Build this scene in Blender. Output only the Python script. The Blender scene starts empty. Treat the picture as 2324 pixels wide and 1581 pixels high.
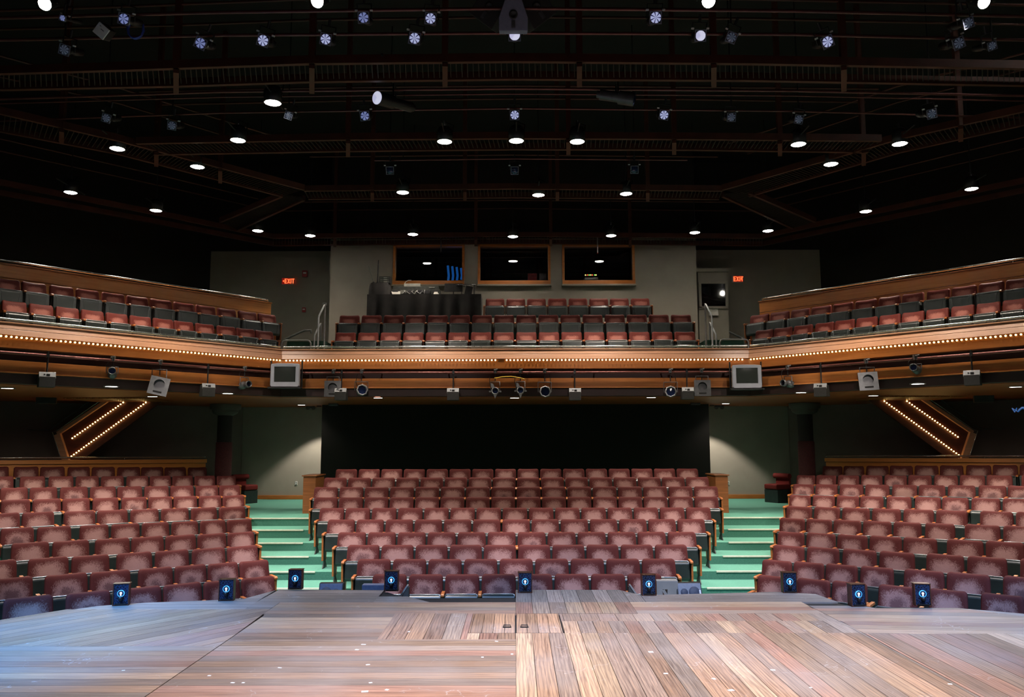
import bpy, bmesh, math, random
from mathutils import Vector, Matrix
random.seed(7)
S = bpy.context.scene
COL = S.collection
R = math.radians
PI = math.pi

# ------------------------------------------------------------------ camera
F = 1850.0
TH = math.atan2(214.5, F)
CZ = 2.84
def _rz(v, a):
    c, s = math.cos(a), math.sin(a)
    return Vector((c*v[0]-s*v[1], s*v[0]+c*v[1], v[2]))
_a = 7.0/F
FWD = _rz((0, math.cos(TH), math.sin(TH)), _a)
_u = _rz((0, -math.sin(TH), math.cos(TH)), _a)
_r = _rz((1, 0, 0), _a)
_ro = 0.0019
RIGHT = math.cos(_ro)*_r - math.sin(_ro)*_u
UP = math.cos(_ro)*_u + math.sin(_ro)*_r
CAM = Vector((0, 0, CZ))
cd = bpy.data.cameras.new('camera')
cam = bpy.data.objects.new('camera', cd)
COL.objects.link(cam)
cd.sensor_width = 36.0
cd.lens = 36.0*F/2324.0
cd.clip_start = 0.1
cd.clip_end = 200
M = Matrix.Identity(4)
for i in range(3):
    M[i][0] = RIGHT[i]; M[i][1] = UP[i]; M[i][2] = -FWD[i]; M[i][3] = CAM[i]
cam.matrix_world = M
S.camera = cam

# surveying helpers: a sight line through a pixel meets a known plane of the hall
def ray(px, py):
    return FWD + RIGHT*((px-1162)/F) - UP*((py-790.5)/F)
def atY(px, py, Y):
    d = ray(px, py); return CAM + d*(Y/d.y)
def atZ(px, py, Z):
    d = ray(px, py); return CAM + d*((Z-CZ)/d.z)
def onplane(px, py, p0, ang):
    d = ray(px, py); n = Vector((-math.sin(ang), math.cos(ang), 0))
    t = (Vector((p0[0], p0[1], 0))-Vector((0, 0, 0))).dot(n)/d.dot(n)
    return CAM + d*t

# ------------------------------------------------------------------ world, exposure
S.view_settings.view_transform = 'Standard'
S.view_settings.look = 'None'
S.view_settings.gamma = 1.0
S.view_settings.use_curve_mapping = False
S.view_settings.exposure = 0.0
w = bpy.data.worlds.new('hall_air'); S.world = w
w.use_nodes = True
w.node_tree.nodes['Background'].inputs[0].default_value = (1.0, 0.9, 0.8, 1)
w.node_tree.nodes['Background'].inputs[1].default_value = 0.02

def spot(loc, aim, power, col, deg, blend=0.6, rad=0.12, name='lamp'):
    l = bpy.data.lights.new(name, 'SPOT')
    l.energy = power; l.color = col; l.spot_size = R(deg); l.spot_blend = blend
    l.shadow_soft_size = rad
    o = bpy.data.objects.new(name, l); COL.objects.link(o)
    o.location = loc
    d = (Vector(aim)-Vector(loc)).normalized()
    o.rotation_euler = d.to_track_quat('-Z', 'Y').to_euler()
    return o
WARM = (1.0, 0.82, 0.62); WHITE = (1.0, 0.95, 0.9); BLUE = (0.22, 0.5, 1.0); COOL = (0.72, 0.85, 1.0)
# stage lighting from the grid over the stage (above the frame)
STG = 2.3
for loc, aim, p, col, deg in (((0.7, 4.3, 9.6), (0.7, 6.6, 0.9), 2900, (0.95, 0.9, 0.95), 52), ((-2.6, 4.6, 9.6), (-1.7, 6.9, 0.9), 1450, (0.95, 0.9, 0.95), 42),
                             ((3.4, 5.0, 9.6), (3.0, 7.8, 0.9), 1500, (0.97, 0.9, 0.92), 52), ((-2.6, 3.5, 9.4), (-2.4, 10.3, 0.9), 1800, (0.34, 0.55, 1.0), 46), ((2.6, 3.5, 9.4), (2.4, 10.3, 0.9), 1800, (0.34, 0.55, 1.0), 46)):
    spot(loc, aim, p*STG, col, deg, 0.9, 0.2, 'stage_wash')
spot((-7.0, 4.5, 9.0), (-5.2, 8.4, 0.9), 12500, (0.12, 0.42, 1.0), 33, 0.9, 0.2, 'blue_wash')
spot((7.0, 4.5, 9.0), (6.0, 8.8, 0.9), 6500, (0.16, 0.44, 1.0), 36, 0.9, 0.2, 'blue_wash')
# front lights on the seating from the lit floods above the stage edge
SEATL = 2600
for x, ax in ((-6.0, -6.0), (-2.45, -2.2), (2.45, 2.2), (6.0, 6.0)):
    spot((x, 10.25, 8.42), (ax, 14.2 if abs(x) < 3 else 14.4, 1.0), SEATL*(1.0 if abs(x) < 3 else 1.15), (1.0, 0.91, 0.88), 40 if abs(x) < 3 else 62, 0.3 if abs(x) < 3 else 0.6, 0.12, 'front_light')
    spot((x, 10.25, 8.42), (x*1.05, 19.3, 4.2 if abs(x) < 3 else 3.7), 800, (1.0, 0.88, 0.8), 24, 0.7, 0.12, 'front_spill')
HOUSE = 560    # each house downlight
UNDER = 130    # each downlight under the balcony

# ------------------------------------------------------------------ materials
MATS = {}
def base_mat(name, col=(0.5, 0.5, 0.5), rough=0.5, metal=0.0, emit=None, es=0.0, spec=0.5):
    m = bpy.data.materials.new(name); m.use_nodes = True
    b = m.node_tree.nodes['Principled BSDF']
    b.inputs['Base Color'].default_value = (*col, 1)
    b.inputs['Roughness'].default_value = rough
    b.inputs['Metallic'].default_value = metal
    b.inputs['Specular IOR Level'].default_value = spec
    if emit:
        b.inputs['Emission Color'].default_value = (*emit, 1)
        b.inputs['Emission Strength'].default_value = es
    MATS[name] = m
    return m, m.node_tree, b
def nd(nt, typ, **kw):
    n = nt.nodes.new(typ)
    for k, v in kw.items(): setattr(n, k, v)
    return n
def ramp(nt, stops):
    r = nt.nodes.new('ShaderNodeValToRGB')
    e = r.color_ramp.elements
    while len(e) < len(stops): e.new(0.5)
    for i, (p, c) in enumerate(stops):
        e[i].position = p; e[i].color = (*c, 1) if len(c) == 3 else c
    return r
def mott(name, c1, c2, scale=8.0, rough=0.5, metal=0.0, bump=0.0, stretch=(1, 1, 1), detail=4, spec=0.5):
    """two tones mixed by noise in the object's own coordinates"""
    m, nt, b = base_mat(name, c1, rough, metal, spec=spec)
    tc = nd(nt, 'ShaderNodeTexCoord'); mp = nd(nt, 'ShaderNodeMapping')
    mp.inputs['Scale'].default_value = stretch
    nz = nd(nt, 'ShaderNodeTexNoise'); nz.inputs['Scale'].default_value = scale; nz.inputs['Detail'].default_value = detail
    rp = ramp(nt, [(0.3, c1), (0.7, c2)])
    nt.links.new(tc.outputs['Object'], mp.inputs[0]); nt.links.new(mp.outputs[0], nz.inputs['Vector'])
    nt.links.new(nz.outputs['Fac'], rp.inputs[0]); nt.links.new(rp.outputs[0], b.inputs['Base Color'])
    if bump:
        bp = nd(nt, 'ShaderNodeBump'); bp.inputs['Strength'].default_value = bump; bp.inputs['Distance'].default_value = 0.02
        nt.links.new(nz.outputs['Fac'], bp.inputs['Height']); nt.links.new(bp.outputs[0], b.inputs['Normal'])
    return m

# velvet with a rubbed, paler patch where backs have leaned
def velvet(name, base, worn, cz, rx, rz, core, rough=0.75):
    m, nt, b = base_mat(name, base, rough, spec=0.12)
    L = nt.links.new
    tc = nd(nt, 'ShaderNodeTexCoord'); oi = nd(nt, 'ShaderNodeObjectInfo')
    off = nd(nt, 'ShaderNodeVectorMath', operation='SCALE'); off.inputs[0].default_value = (37.0, 21.0, 53.0)
    L(oi.outputs['Random'], off.inputs['Scale'])
    add = nd(nt, 'ShaderNodeVectorMath', operation='ADD'); L(tc.outputs['Object'], add.inputs[0]); L(off.outputs[0], add.inputs[1])
    n1 = nd(nt, 'ShaderNodeTexNoise'); n1.inputs['Scale'].default_value = 9.0; n1.inputs['Detail'].default_value = 3; L(add.outputs[0], n1.inputs['Vector'])
    st = nd(nt, 'ShaderNodeMapping'); st.inputs['Scale'].default_value = (110, 110, 45); L(add.outputs[0], st.inputs[0])
    n2 = nd(nt, 'ShaderNodeTexNoise'); n2.inputs['Scale'].default_value = 1.0; n2.inputs['Detail'].default_value = 3; L(st.outputs[0], n2.inputs['Vector'])
    sx = nd(nt, 'ShaderNodeSeparateXYZ'); L(tc.outputs['Object'], sx.inputs[0])
    def mth(op, a, c=None):
        n = nd(nt, 'ShaderNodeMath', operation=op)
        for i, v in enumerate((a, c)):
            if v is None: continue
            if isinstance(v, (int, float)): n.inputs[i].default_value = v
            else: L(v, n.inputs[i])
        return n.outputs[0]
    dx = mth('POWER', mth('ABSOLUTE', mth('DIVIDE', sx.outputs[0], rx)), 3.2)
    dz = mth('POWER', mth('ABSOLUTE', mth('DIVIDE', mth('SUBTRACT', sx.outputs[2], cz), rz)), 3.2)
    d0 = mth('POWER', mth('ADD', dx, dz), 0.4)
    d = mth('ADD', d0, mth('MULTIPLY', mth('SUBTRACT', n1.outputs['Fac'], 0.5), 0.8))
    d = mth('ADD', d, mth('MULTIPLY', mth('SUBTRACT', n2.outputs['Fac'], 0.5), 1.1))
    d = mth('ADD', d, mth('MULTIPLY', mth('SUBTRACT', oi.outputs['Random'], 0.5), 0.25))
    rp = ramp(nt, [(0.0, worn), (0.32, [0.88*x+0.12*y for x, y in zip(worn, base)]), (0.68, base), (1.0, base)])
    L(mth('DIVIDE', d, 1.6), rp.inputs[0])
    # darker rubbed core (the seats marked with object index 1 carry it)
    cr = ramp(nt, [(0.12, (1, 1, 1)), (0.42, (0, 0, 0))]); L(mth('MULTIPLY', d, 0.7), cr.inputs[0])
    cc = mth('MULTIPLY', mth('MULTIPLY', cr.outputs[0], core), mth('MULTIPLY', oi.outputs['Object Index'], mth('GREATER_THAN', mth('FRACT', mth('MULTIPLY', oi.outputs['Random'], 7.31)), 0.25)))
    mx = nd(nt, 'ShaderNodeMix', data_type='RGBA'); L(cc, mx.inputs['Factor']); L(rp.outputs[0], mx.inputs['A'])
    mx.inputs['B'].default_value = (base[0]*0.95, base[1]*1.6, base[2]*2.0, 1)
    L(mx.outputs['Result'], b.inputs['Base Color'])
    b.inputs['Sheen Weight'].default_value = 0.0; b.inputs['Sheen Roughness'].default_value = 0.4
    b.inputs['Sheen Tint'].default_value = (0.9, 0.6, 0.55, 1)
    bp = nd(nt, 'ShaderNodeBump'); bp.inputs['Strength'].default_value = 0.25; bp.inputs['Distance'].default_value = 0.01
    L(n2.outputs['Fac'], bp.inputs['Height']); L(bp.outputs[0], b.inputs['Normal'])
    return m
velvet('velvet', (0.078, 0.0172, 0.0155), (0.345, 0.188, 0.168), 0.65, 0.19, 0.16, 0.8)
velvet('velvet_balcony', (0.12, 0.022, 0.017), (0.38, 0.14, 0.11), 0.71, 0.17, 0.075, 0.0, 0.5)
velvet('velvet_chair', (0.11, 0.012, 0.01), (0.11, 0.012, 0.01), 0.5, 0.2, 0.1, 0.0)
mott('vinyl', (0.012, 0.017, 0.016), (0.02, 0.028, 0.026), 6, 0.35)
mott('vinyl_lit', (0.065, 0.075, 0.075), (0.09, 0.10, 0.10), 3, 0.32)  # lighter copy of vinyl, standing in for light on the rear balcony rows
mott('edge_trim', (0.30, 0.32, 0.33), (0.2, 0.21, 0.22), 9, 0.25, 0.6)
mott('arm_wood', (0.42, 0.13, 0.035), (0.26, 0.075, 0.02), 6, 0.35, 0, 0, (3, 20, 20))
mott('iron', (0.012, 0.013, 0.013), (0.025, 0.025, 0.024), 10, 0.45, 0.3)
mott('black_metal', (0.012, 0.012, 0.013), (0.022, 0.022, 0.023), 12, 0.45, 0.4)
mott('grey_metal', (0.16, 0.16, 0.17), (0.24, 0.24, 0.25), 9, 0.4, 0.5)
mott('dark_grey_metal', (0.06, 0.06, 0.065), (0.1, 0.1, 0.105), 9, 0.4, 0.4)
mott('pale_metal', (0.42, 0.43, 0.44), (0.3, 0.31, 0.32), 9, 0.35, 0.4)
mott('chrome', (0.55, 0.55, 0.53), (0.4, 0.4, 0.39), 5, 0.22, 0.95)
mott('dull_rail', (0.2, 0.2, 0.19), (0.12, 0.12, 0.115), 5, 0.4, 0.6)
mott('pipe_paint', (0.16, 0.05, 0.045), (0.11, 0.034, 0.03), 4, 0.3, 0.5)
mott('catwalk_paint', (0.085, 0.022, 0.011), (0.05, 0.013, 0.007), 3, 0.5, 0.2)
mott('grating', (0.02, 0.013, 0.01), (0.035, 0.02, 0.014), 6, 0.6, 0.3)
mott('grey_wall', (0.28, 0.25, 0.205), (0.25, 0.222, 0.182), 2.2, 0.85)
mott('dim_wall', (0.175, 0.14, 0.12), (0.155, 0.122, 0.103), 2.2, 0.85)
mott('black_wall', (0.009, 0.007, 0.006), (0.012, 0.0095, 0.008), 2, 0.9)
mott('ceiling_black', (0.004, 0.0035, 0.003), (0.006, 0.005, 0.0045), 1.2, 0.95)
mott('soffit', (0.42, 0.085, 0.018), (0.3, 0.058, 0.012), 1.2, 0.45, 0, 0, (1, 14, 14))
mott('recess', (0.035, 0.008, 0.006), (0.02, 0.006, 0.005), 2, 0.6)
mott('baseboard', (0.45, 0.15, 0.03), (0.32, 0.1, 0.02), 3, 0.4, 0, 0, (1, 10, 10))
mott('dark_panel', (0.09, 0.026, 0.009), (0.045, 0.012, 0.005), 2, 0.35, 0, 0, (1, 10, 12))
mott('stair_brown', (0.085, 0.017, 0.007), (0.05, 0.010, 0.004), 2, 0.5, 0, 0, (1, 9, 9))
mott('column_carpet', (0.14, 0.035, 0.04), (0.08, 0.018, 0.02), 40, 0.9, 0, 0.2)
mott('column_paint', (0.02, 0.013, 0.012), (0.024, 0.016, 0.014), 4, 0.7)
mott('column_head', (0.10, 0.075, 0.062), (0.085, 0.063, 0.052), 4, 0.7)
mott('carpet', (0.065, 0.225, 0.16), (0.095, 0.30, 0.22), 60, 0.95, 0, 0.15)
mott('carpet_riser_shade', (0.03, 0.125, 0.085), (0.05, 0.17, 0.12), 60, 0.95, 0, 0.15)  # same carpet, darkened to paint shade onto the step fronts
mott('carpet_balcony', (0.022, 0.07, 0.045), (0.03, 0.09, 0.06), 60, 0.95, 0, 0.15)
mott('monitor_dark', (0.05, 0.065, 0.11), (0.04, 0.05, 0.09), 30, 0.6)
mott('nosing', (0.62, 0.62, 0.5), (0.5, 0.5, 0.4), 12, 0.45, 0.2)
mott('black_cloth', (0.018, 0.016, 0.016), (0.03, 0.027, 0.026), 5, 0.9, 0, 0.2)
mott('plastic_grey', (0.30, 0.31, 0.36), (0.27, 0.28, 0.33), 5, 0.4)
mott('screen_glass', (0.022, 0.026, 0.024), (0.03, 0.034, 0.031), 2, 0.15)
mott('monitor_blue', (0.10, 0.13, 0.22), (0.08, 0.10, 0.18), 30, 0.6, 0, 0.2)
mott('monitor_grey', (0.22, 0.24, 0.30), (0.18, 0.2, 0.26), 30, 0.55, 0, 0.2)
mott('ply', (0.34, 0.32, 0.29), (0.28, 0.27, 0.25), 6, 0.6)
mott('ply_dark', (0.06, 0.05, 0.045), (0.09, 0.08, 0.07), 6, 0.7)
mott('paper', (0.62, 0.60, 0.54), (0.56, 0.54, 0.48), 6, 0.8)
mott('ink', (0.12, 0.12, 0.12), (0.16, 0.16, 0.16), 30, 0.8)
mott('red_box', (0.35, 0.012, 0.012), (0.25, 0.01, 0.01), 8, 0.4)
mott('white_plastic', (0.62, 0.62, 0.6), (0.55, 0.55, 0.52), 8, 0.45)
mott('yellow_cable', (0.55, 0.36, 0.02), (0.45, 0.28, 0.02), 20, 0.5)
mott('blue_cable', (0.02, 0.05, 0.3), (0.015, 0.035, 0.22), 20, 0.5)
mott('equipment', (0.05, 0.055, 0.05), (0.09, 0.095, 0.085), 14, 0.45, 0.2)
mott('equipment_light', (0.25, 0.25, 0.22), (0.35, 0.35, 0.31), 14, 0.45, 0.2)
mott('speaker_blue', (0.13, 0.14, 0.2), (0.16, 0.17, 0.23), 30, 0.6)  # base lightened to carry the bluish light on the middle speaker
mott('speaker_dark', (0.013, 0.012, 0.011), (0.02, 0.018, 0.016), 30, 0.7)

def wood(name, c1, c2, c3, gloss=0.3, seed=0.0):
    """boards with long grain running along the object's x axis"""
    m, nt, b = base_mat(name, c1, gloss)
    L = nt.links.new
    tc = nd(nt, 'ShaderNodeTexCoord'); mp = nd(nt, 'ShaderNodeMapping')
    mp.inputs['Scale'].default_value = (0.7, 14, 14); mp.inputs['Location'].default_value = (seed, seed, seed)
    nz = nd(nt, 'ShaderNodeTexNoise'); nz.inputs['Scale'].default_value = 2.0; nz.inputs['Detail'].default_value = 5; nz.inputs['Distortion'].default_value = 0.6
    L(tc.outputs['Object'], mp.inputs[0]); L(mp.outputs[0], nz.inputs['Vector'])
    rp = ramp(nt, [(0.28, c2), (0.5, c1), (0.72, c3)]); L(nz.outputs['Fac'], rp.inputs[0])
    # board to board tone
    br = nd(nt, 'ShaderNodeTexNoise'); br.inputs['Scale'].default_value = 0.35; br.inputs['Detail'].default_value = 0
    mx = nd(nt, 'ShaderNodeMix', data_type='RGBA', blend_type='MULTIPLY'); mx.inputs['Factor'].default_value = 0.5
    rp2 = ramp(nt, [(0.35, (0.65, 0.6, 0.6)), (0.65, (1.15, 1.15, 1.15))])
    L(tc.outputs['Object'], br.inputs['Vector']); L(br.outputs['Fac'], rp2.inputs[0])
    L(rp.outputs[0], mx.inputs['A']); L(rp2.outputs[0], mx.inputs['B']); L(mx.outputs['Result'], b.inputs['Base Color'])
    return m
wood('fascia_wood', (0.36, 0.125, 0.030), (0.30, 0.10, 0.023), (0.42, 0.155, 0.042), 0.28)
wood('fascia_lit', (0.50, 0.26, 0.15), (0.45, 0.225, 0.125), (0.56, 0.30, 0.18), 0.3, 1.0)  # fascia wood with front light painted in as a paler tone
wood('parapet_wood', (0.60, 0.22, 0.05), (0.53, 0.18, 0.035), (0.66, 0.26, 0.065), 0.32, 3.0)
wood('frame_wood', (0.50, 0.17, 0.035), (0.40, 0.13, 0.025), (0.55, 0.2, 0.05), 0.3, 5.0)
wood('end_wood', (0.22, 0.075, 0.022), (0.15, 0.05, 0.014), (0.27, 0.095, 0.03), 0.35, 7.0)

def glow(name, col, es, base=(0.02, 0.02, 0.02), sample=True):
    m, nt, b = base_mat(name, base, 0.4, emit=col, es=es)
    if not sample:
        try: m.cycles.emission_sampling = 'NONE'
        except Exception: pass
    return m
glow('bulb', (1.0, 0.6, 0.2), 8.0)
glow('bulb_pale', (1.0, 0.70, 0.33), 10.0)
glow('lamp_face', (1.0, 0.93, 0.82), 60.0, sample=False)
glow('lamp_face_small', (1.0, 0.97, 0.9), 14.0, sample=False)
glow('exit_red', (1.0, 0.10, 0.03), 2.4)
glow('exit_glow', (1.0, 0.03, 0.015), 0.16)
glow('foot_lens', (0.06, 0.42, 1.0), 1.6)
glow('foot_core', (0.75, 0.92, 1.0), 2.5)
glow('led_green', (0.3, 1.0, 0.15), 2.0)
glow('led_yellow', (1.0, 0.8, 0.2), 2.5)
glow('led_red', (1.0, 0.1, 0.04), 2.0)
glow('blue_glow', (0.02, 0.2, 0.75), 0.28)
glow('purple_glow', (0.5, 0.15, 0.9), 0.5)
glow('amber_glow', (1.0, 0.55, 0.08), 0.9)

# lantern lens: pale blue glass, frosted fan pattern; emission imitates reflected stage light
def lens_mat(name, light, dark, es, blades):
    m, nt, b = base_mat(name, dark, 0.25, emit=light, es=es)
    L = nt.links.new
    tc = nd(nt, 'ShaderNodeTexCoord'); sx = nd(nt, 'ShaderNodeSeparateXYZ'); L(tc.outputs['Object'], sx.inputs[0])
    at = nd(nt, 'ShaderNodeMath', operation='ARCTAN2'); L(sx.outputs[0], at.inputs[0]); L(sx.outputs[2], at.inputs[1])
    mu = nd(nt, 'ShaderNodeMath', operation='MULTIPLY'); L(at.outputs[0], mu.inputs[0]); mu.inputs[1].default_value = blades
    si = nd(nt, 'ShaderNodeMath', operation='SINE'); L(mu.outputs[0], si.inputs[0])
    rp = ramp(nt, [(0.0, dark), (0.12, dark), (0.3, light), (1.0, light)])
    ad = nd(nt, 'ShaderNodeMath', operation='MULTIPLY_ADD'); L(si.outputs[0], ad.inputs[0]); ad.inputs[1].default_value = 0.5; ad.inputs[2].default_value = 0.5
    L(ad.outputs[0], rp.inputs[0]); L(rp.outputs[0], b.inputs['Emission Color']); L(rp.outputs[0], b.inputs['Base Color'])
    return m
lens_mat('lens_bright', (0.42, 0.46, 0.72), (0.03, 0.03, 0.09), 0.75, 7)
lens_mat('lens_mid', (0.25, 0.3, 0.6), (0.02, 0.025, 0.1), 0.5, 6)
lens_mat('lens_dim', (0.1, 0.12, 0.17), (0.012, 0.014, 0.025), 0.25, 8)
lens_mat('lens_plain', (0.62, 0.63, 0.8), (0.5, 0.5, 0.7), 0.85, 1)
base_mat('lens_off', (0.012, 0.02, 0.06), 0.08)

m, nt, b = base_mat('booth_glass', (0.8, 0.85, 0.85), 0.02)
b.inputs['Transmission Weight'].default_value = 1.0
b.inputs['IOR'].default_value = 1.02
# thin pane: mostly see-through with a mirror-like reflection
out = nt.nodes['Material Output']
tr = nd(nt, 'ShaderNodeBsdfTransparent'); gl = nd(nt, 'ShaderNodeBsdfGlossy'); gl.inputs['Roughness'].default_value = 0.015
mxs = nd(nt, 'ShaderNodeMixShader'); mxs.inputs[0].default_value = 0.09
nt.links.new(tr.outputs[0], mxs.inputs[1]); nt.links.new(gl.outputs[0], mxs.inputs[2]); nt.links.new(mxs.outputs[0], out.inputs['Surface'])

# stage boards: colour per board, grain along each board (UV u runs along the board, metres)
m, nt, b = base_mat('stage_boards', (0.3, 0.2, 0.13), 0.42, spec=0.35)
L = nt.links.new
uv = nd(nt, 'ShaderNodeUVMap'); uv.uv_map = 'boards'
at = nd(nt, 'ShaderNodeAttribute'); at.attribute_name = 'tone'
mp = nd(nt, 'ShaderNodeMapping'); mp.inputs['Scale'].default_value = (0.9, 26, 1); L(uv.outputs[0], mp.inputs[0])
n1 = nd(nt, 'ShaderNodeTexNoise'); n1.inputs['Scale'].default_value = 1.6; n1.inputs['Detail'].default_value = 6; n1.inputs['Distortion'].default_value = 1.4
L(mp.outputs[0], n1.inputs['Vector'])
mp2 = nd(nt, 'ShaderNodeMapping'); mp2.inputs['Scale'].default_value = (1.1, 9, 1); L(uv.outputs[0], mp2.inputs[0])
wv = nd(nt, 'ShaderNodeTexWave', wave_type='BANDS', bands_direction='Y'); wv.inputs['Scale'].default_value = 1.1; wv.inputs['Distortion'].default_value = 9.0; wv.inputs['Detail'].default_value = 2.0; wv.inputs['Detail Scale'].default_value = 0.6
L(mp2.outputs[0], wv.inputs['Vector'])
g1 = ramp(nt, [(0.3, (0.55, 0.5, 0.5)), (0.55, (1, 1, 1)), (0.75, (1.35, 1.22, 1.1))]); L(n1.outputs['Fac'], g1.inputs[0])
g2 = ramp(nt, [(0.0, (0.62, 0.56, 0.55)), (0.25, (1, 1, 1)), (1.0, (1.12, 1.08, 1.0))]); L(wv.outputs['Fac'], g2.inputs[0])
mA = nd(nt, 'ShaderNodeMix', data_type='RGBA', blend_type='MULTIPLY'); mA.inputs['Factor'].default_value = 1.0
L(at.outputs['Color'], mA.inputs['A']); L(g1.outputs[0], mA.inputs['B'])
mB = nd(nt, 'ShaderNodeMix', data_type='RGBA', blend_type='MULTIPLY'); mB.inputs['Factor'].default_value = 0.75
L(mA.outputs['Result'], mB.inputs['A']); L(g2.outputs[0], mB.inputs['B'])
# worn grey film and scratches
tc = nd(nt, 'ShaderNodeTexCoord')
n3 = nd(nt, 'ShaderNodeTexNoise'); n3.inputs['Scale'].default_value = 0.9; n3.inputs['Detail'].default_value = 6; L(tc.outputs['Object'], n3.inputs['Vector'])
g3 = ramp(nt, [(0.45, (0, 0, 0)), (0.75, (0.6, 0.6, 0.6))]); L(n3.outputs['Fac'], g3.inputs[0])
mC = nd(nt, 'ShaderNodeMix', data_type='RGBA'); L(g3.outputs[0], mC.inputs['Factor']); L(mB.outputs['Result'], mC.inputs['A']); mC.inputs['B'].default_value = (0.27, 0.235, 0.225, 1)
vo = nd(nt, 'ShaderNodeTexVoronoi', feature='DISTANCE_TO_EDGE'); vo.inputs['Scale'].default_value = 1.3
nw = nd(nt, 'ShaderNodeTexNoise'); nw.inputs['Scale'].default_value = 2.2; nw.inputs['Detail'].default_value = 3; L(tc.outputs['Object'], nw.inputs['Vector'])
vm = nd(nt, 'ShaderNodeMix', data_type='RGBA', blend_type='LINEAR_LIGHT'); vm.inputs['Factor'].default_value = 0.6
L(tc.outputs['Object'], vm.inputs['A']); L(nw.outputs['Color'], vm.inputs['B']); L(vm.outputs['Result'], vo.inputs['Vector'])
g4 = ramp(nt, [(0.0, (0.5, 0.5, 0.5)), (0.006, (0, 0, 0))]); L(vo.outputs['Distance'], g4.inputs[0])
n5 = nd(nt, 'ShaderNodeTexNoise'); n5.inputs['Scale'].default_value = 1.7; L(tc.outputs['Object'], n5.inputs['Vector'])
g5 = ramp(nt, [(0.52, (0, 0, 0)), (0.6, (1, 1, 1))]); L(n5.outputs['Fac'], g5.inputs[0])
mm = nd(nt, 'ShaderNodeMath', operation='MULTIPLY'); L(g4.outputs[0], mm.inputs[0]); L(g5.outputs[0], mm.inputs[1])
mD = nd(nt, 'ShaderNodeMix', data_type='RGBA'); L(mm.outputs[0], mD.inputs['Factor']); L(mC.outputs['Result'], mD.inputs['A']); mD.inputs['B'].default_value = (0.5, 0.5, 0.52, 1)
L(mD.outputs['Result'], b.inputs['Base Color'])
rr = ramp(nt, [(0.3, (0.5, 0.5, 0.5)), (0.7, (0.68, 0.68, 0.68))]); L(n3.outputs['Fac'], rr.inputs[0]); L(rr.outputs[0], b.inputs['Roughness'])
bp = nd(nt, 'ShaderNodeBump'); bp.inputs['Strength'].default_value = 0.15; bp.inputs['Distance'].default_value = 0.01
L(n1.outputs['Fac'], bp.inputs['Height']); L(bp.outputs[0], b.inputs['Normal'])
base_mat('stage_gap', (0.008, 0.007, 0.007), 0.9)
base_mat('tape_white', (0.8, 0.82, 0.85), 0.5)

# footlight front: embossed dark tin
m, nt, b = base_mat('embossed_tin', (0.02, 0.03, 0.06), 0.35, 0.6)
tc = nd(nt, 'ShaderNodeTexCoord'); vo = nd(nt, 'ShaderNodeTexVoronoi', feature='F1'); vo.inputs['Scale'].default_value = 42
rp = ramp(nt, [(0.25, (0.006, 0.008, 0.014)), (0.55, (0.03, 0.06, 0.15)), (0.75, (0.008, 0.01, 0.02))])
nt.links.new(tc.outputs['Object'], vo.inputs['Vector']); nt.links.new(vo.outputs['Distance'], rp.inputs[0]); nt.links.new(rp.outputs[0], b.inputs['Base Color'])
bp = nd(nt, 'ShaderNodeBump'); bp.inputs['Strength'].default_value = 0.6; bp.inputs['Distance'].default_value = 0.01
nt.links.new(vo.outputs['Distance'], bp.inputs['Height']); nt.links.new(bp.outputs[0], b.inputs['Normal'])

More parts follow.
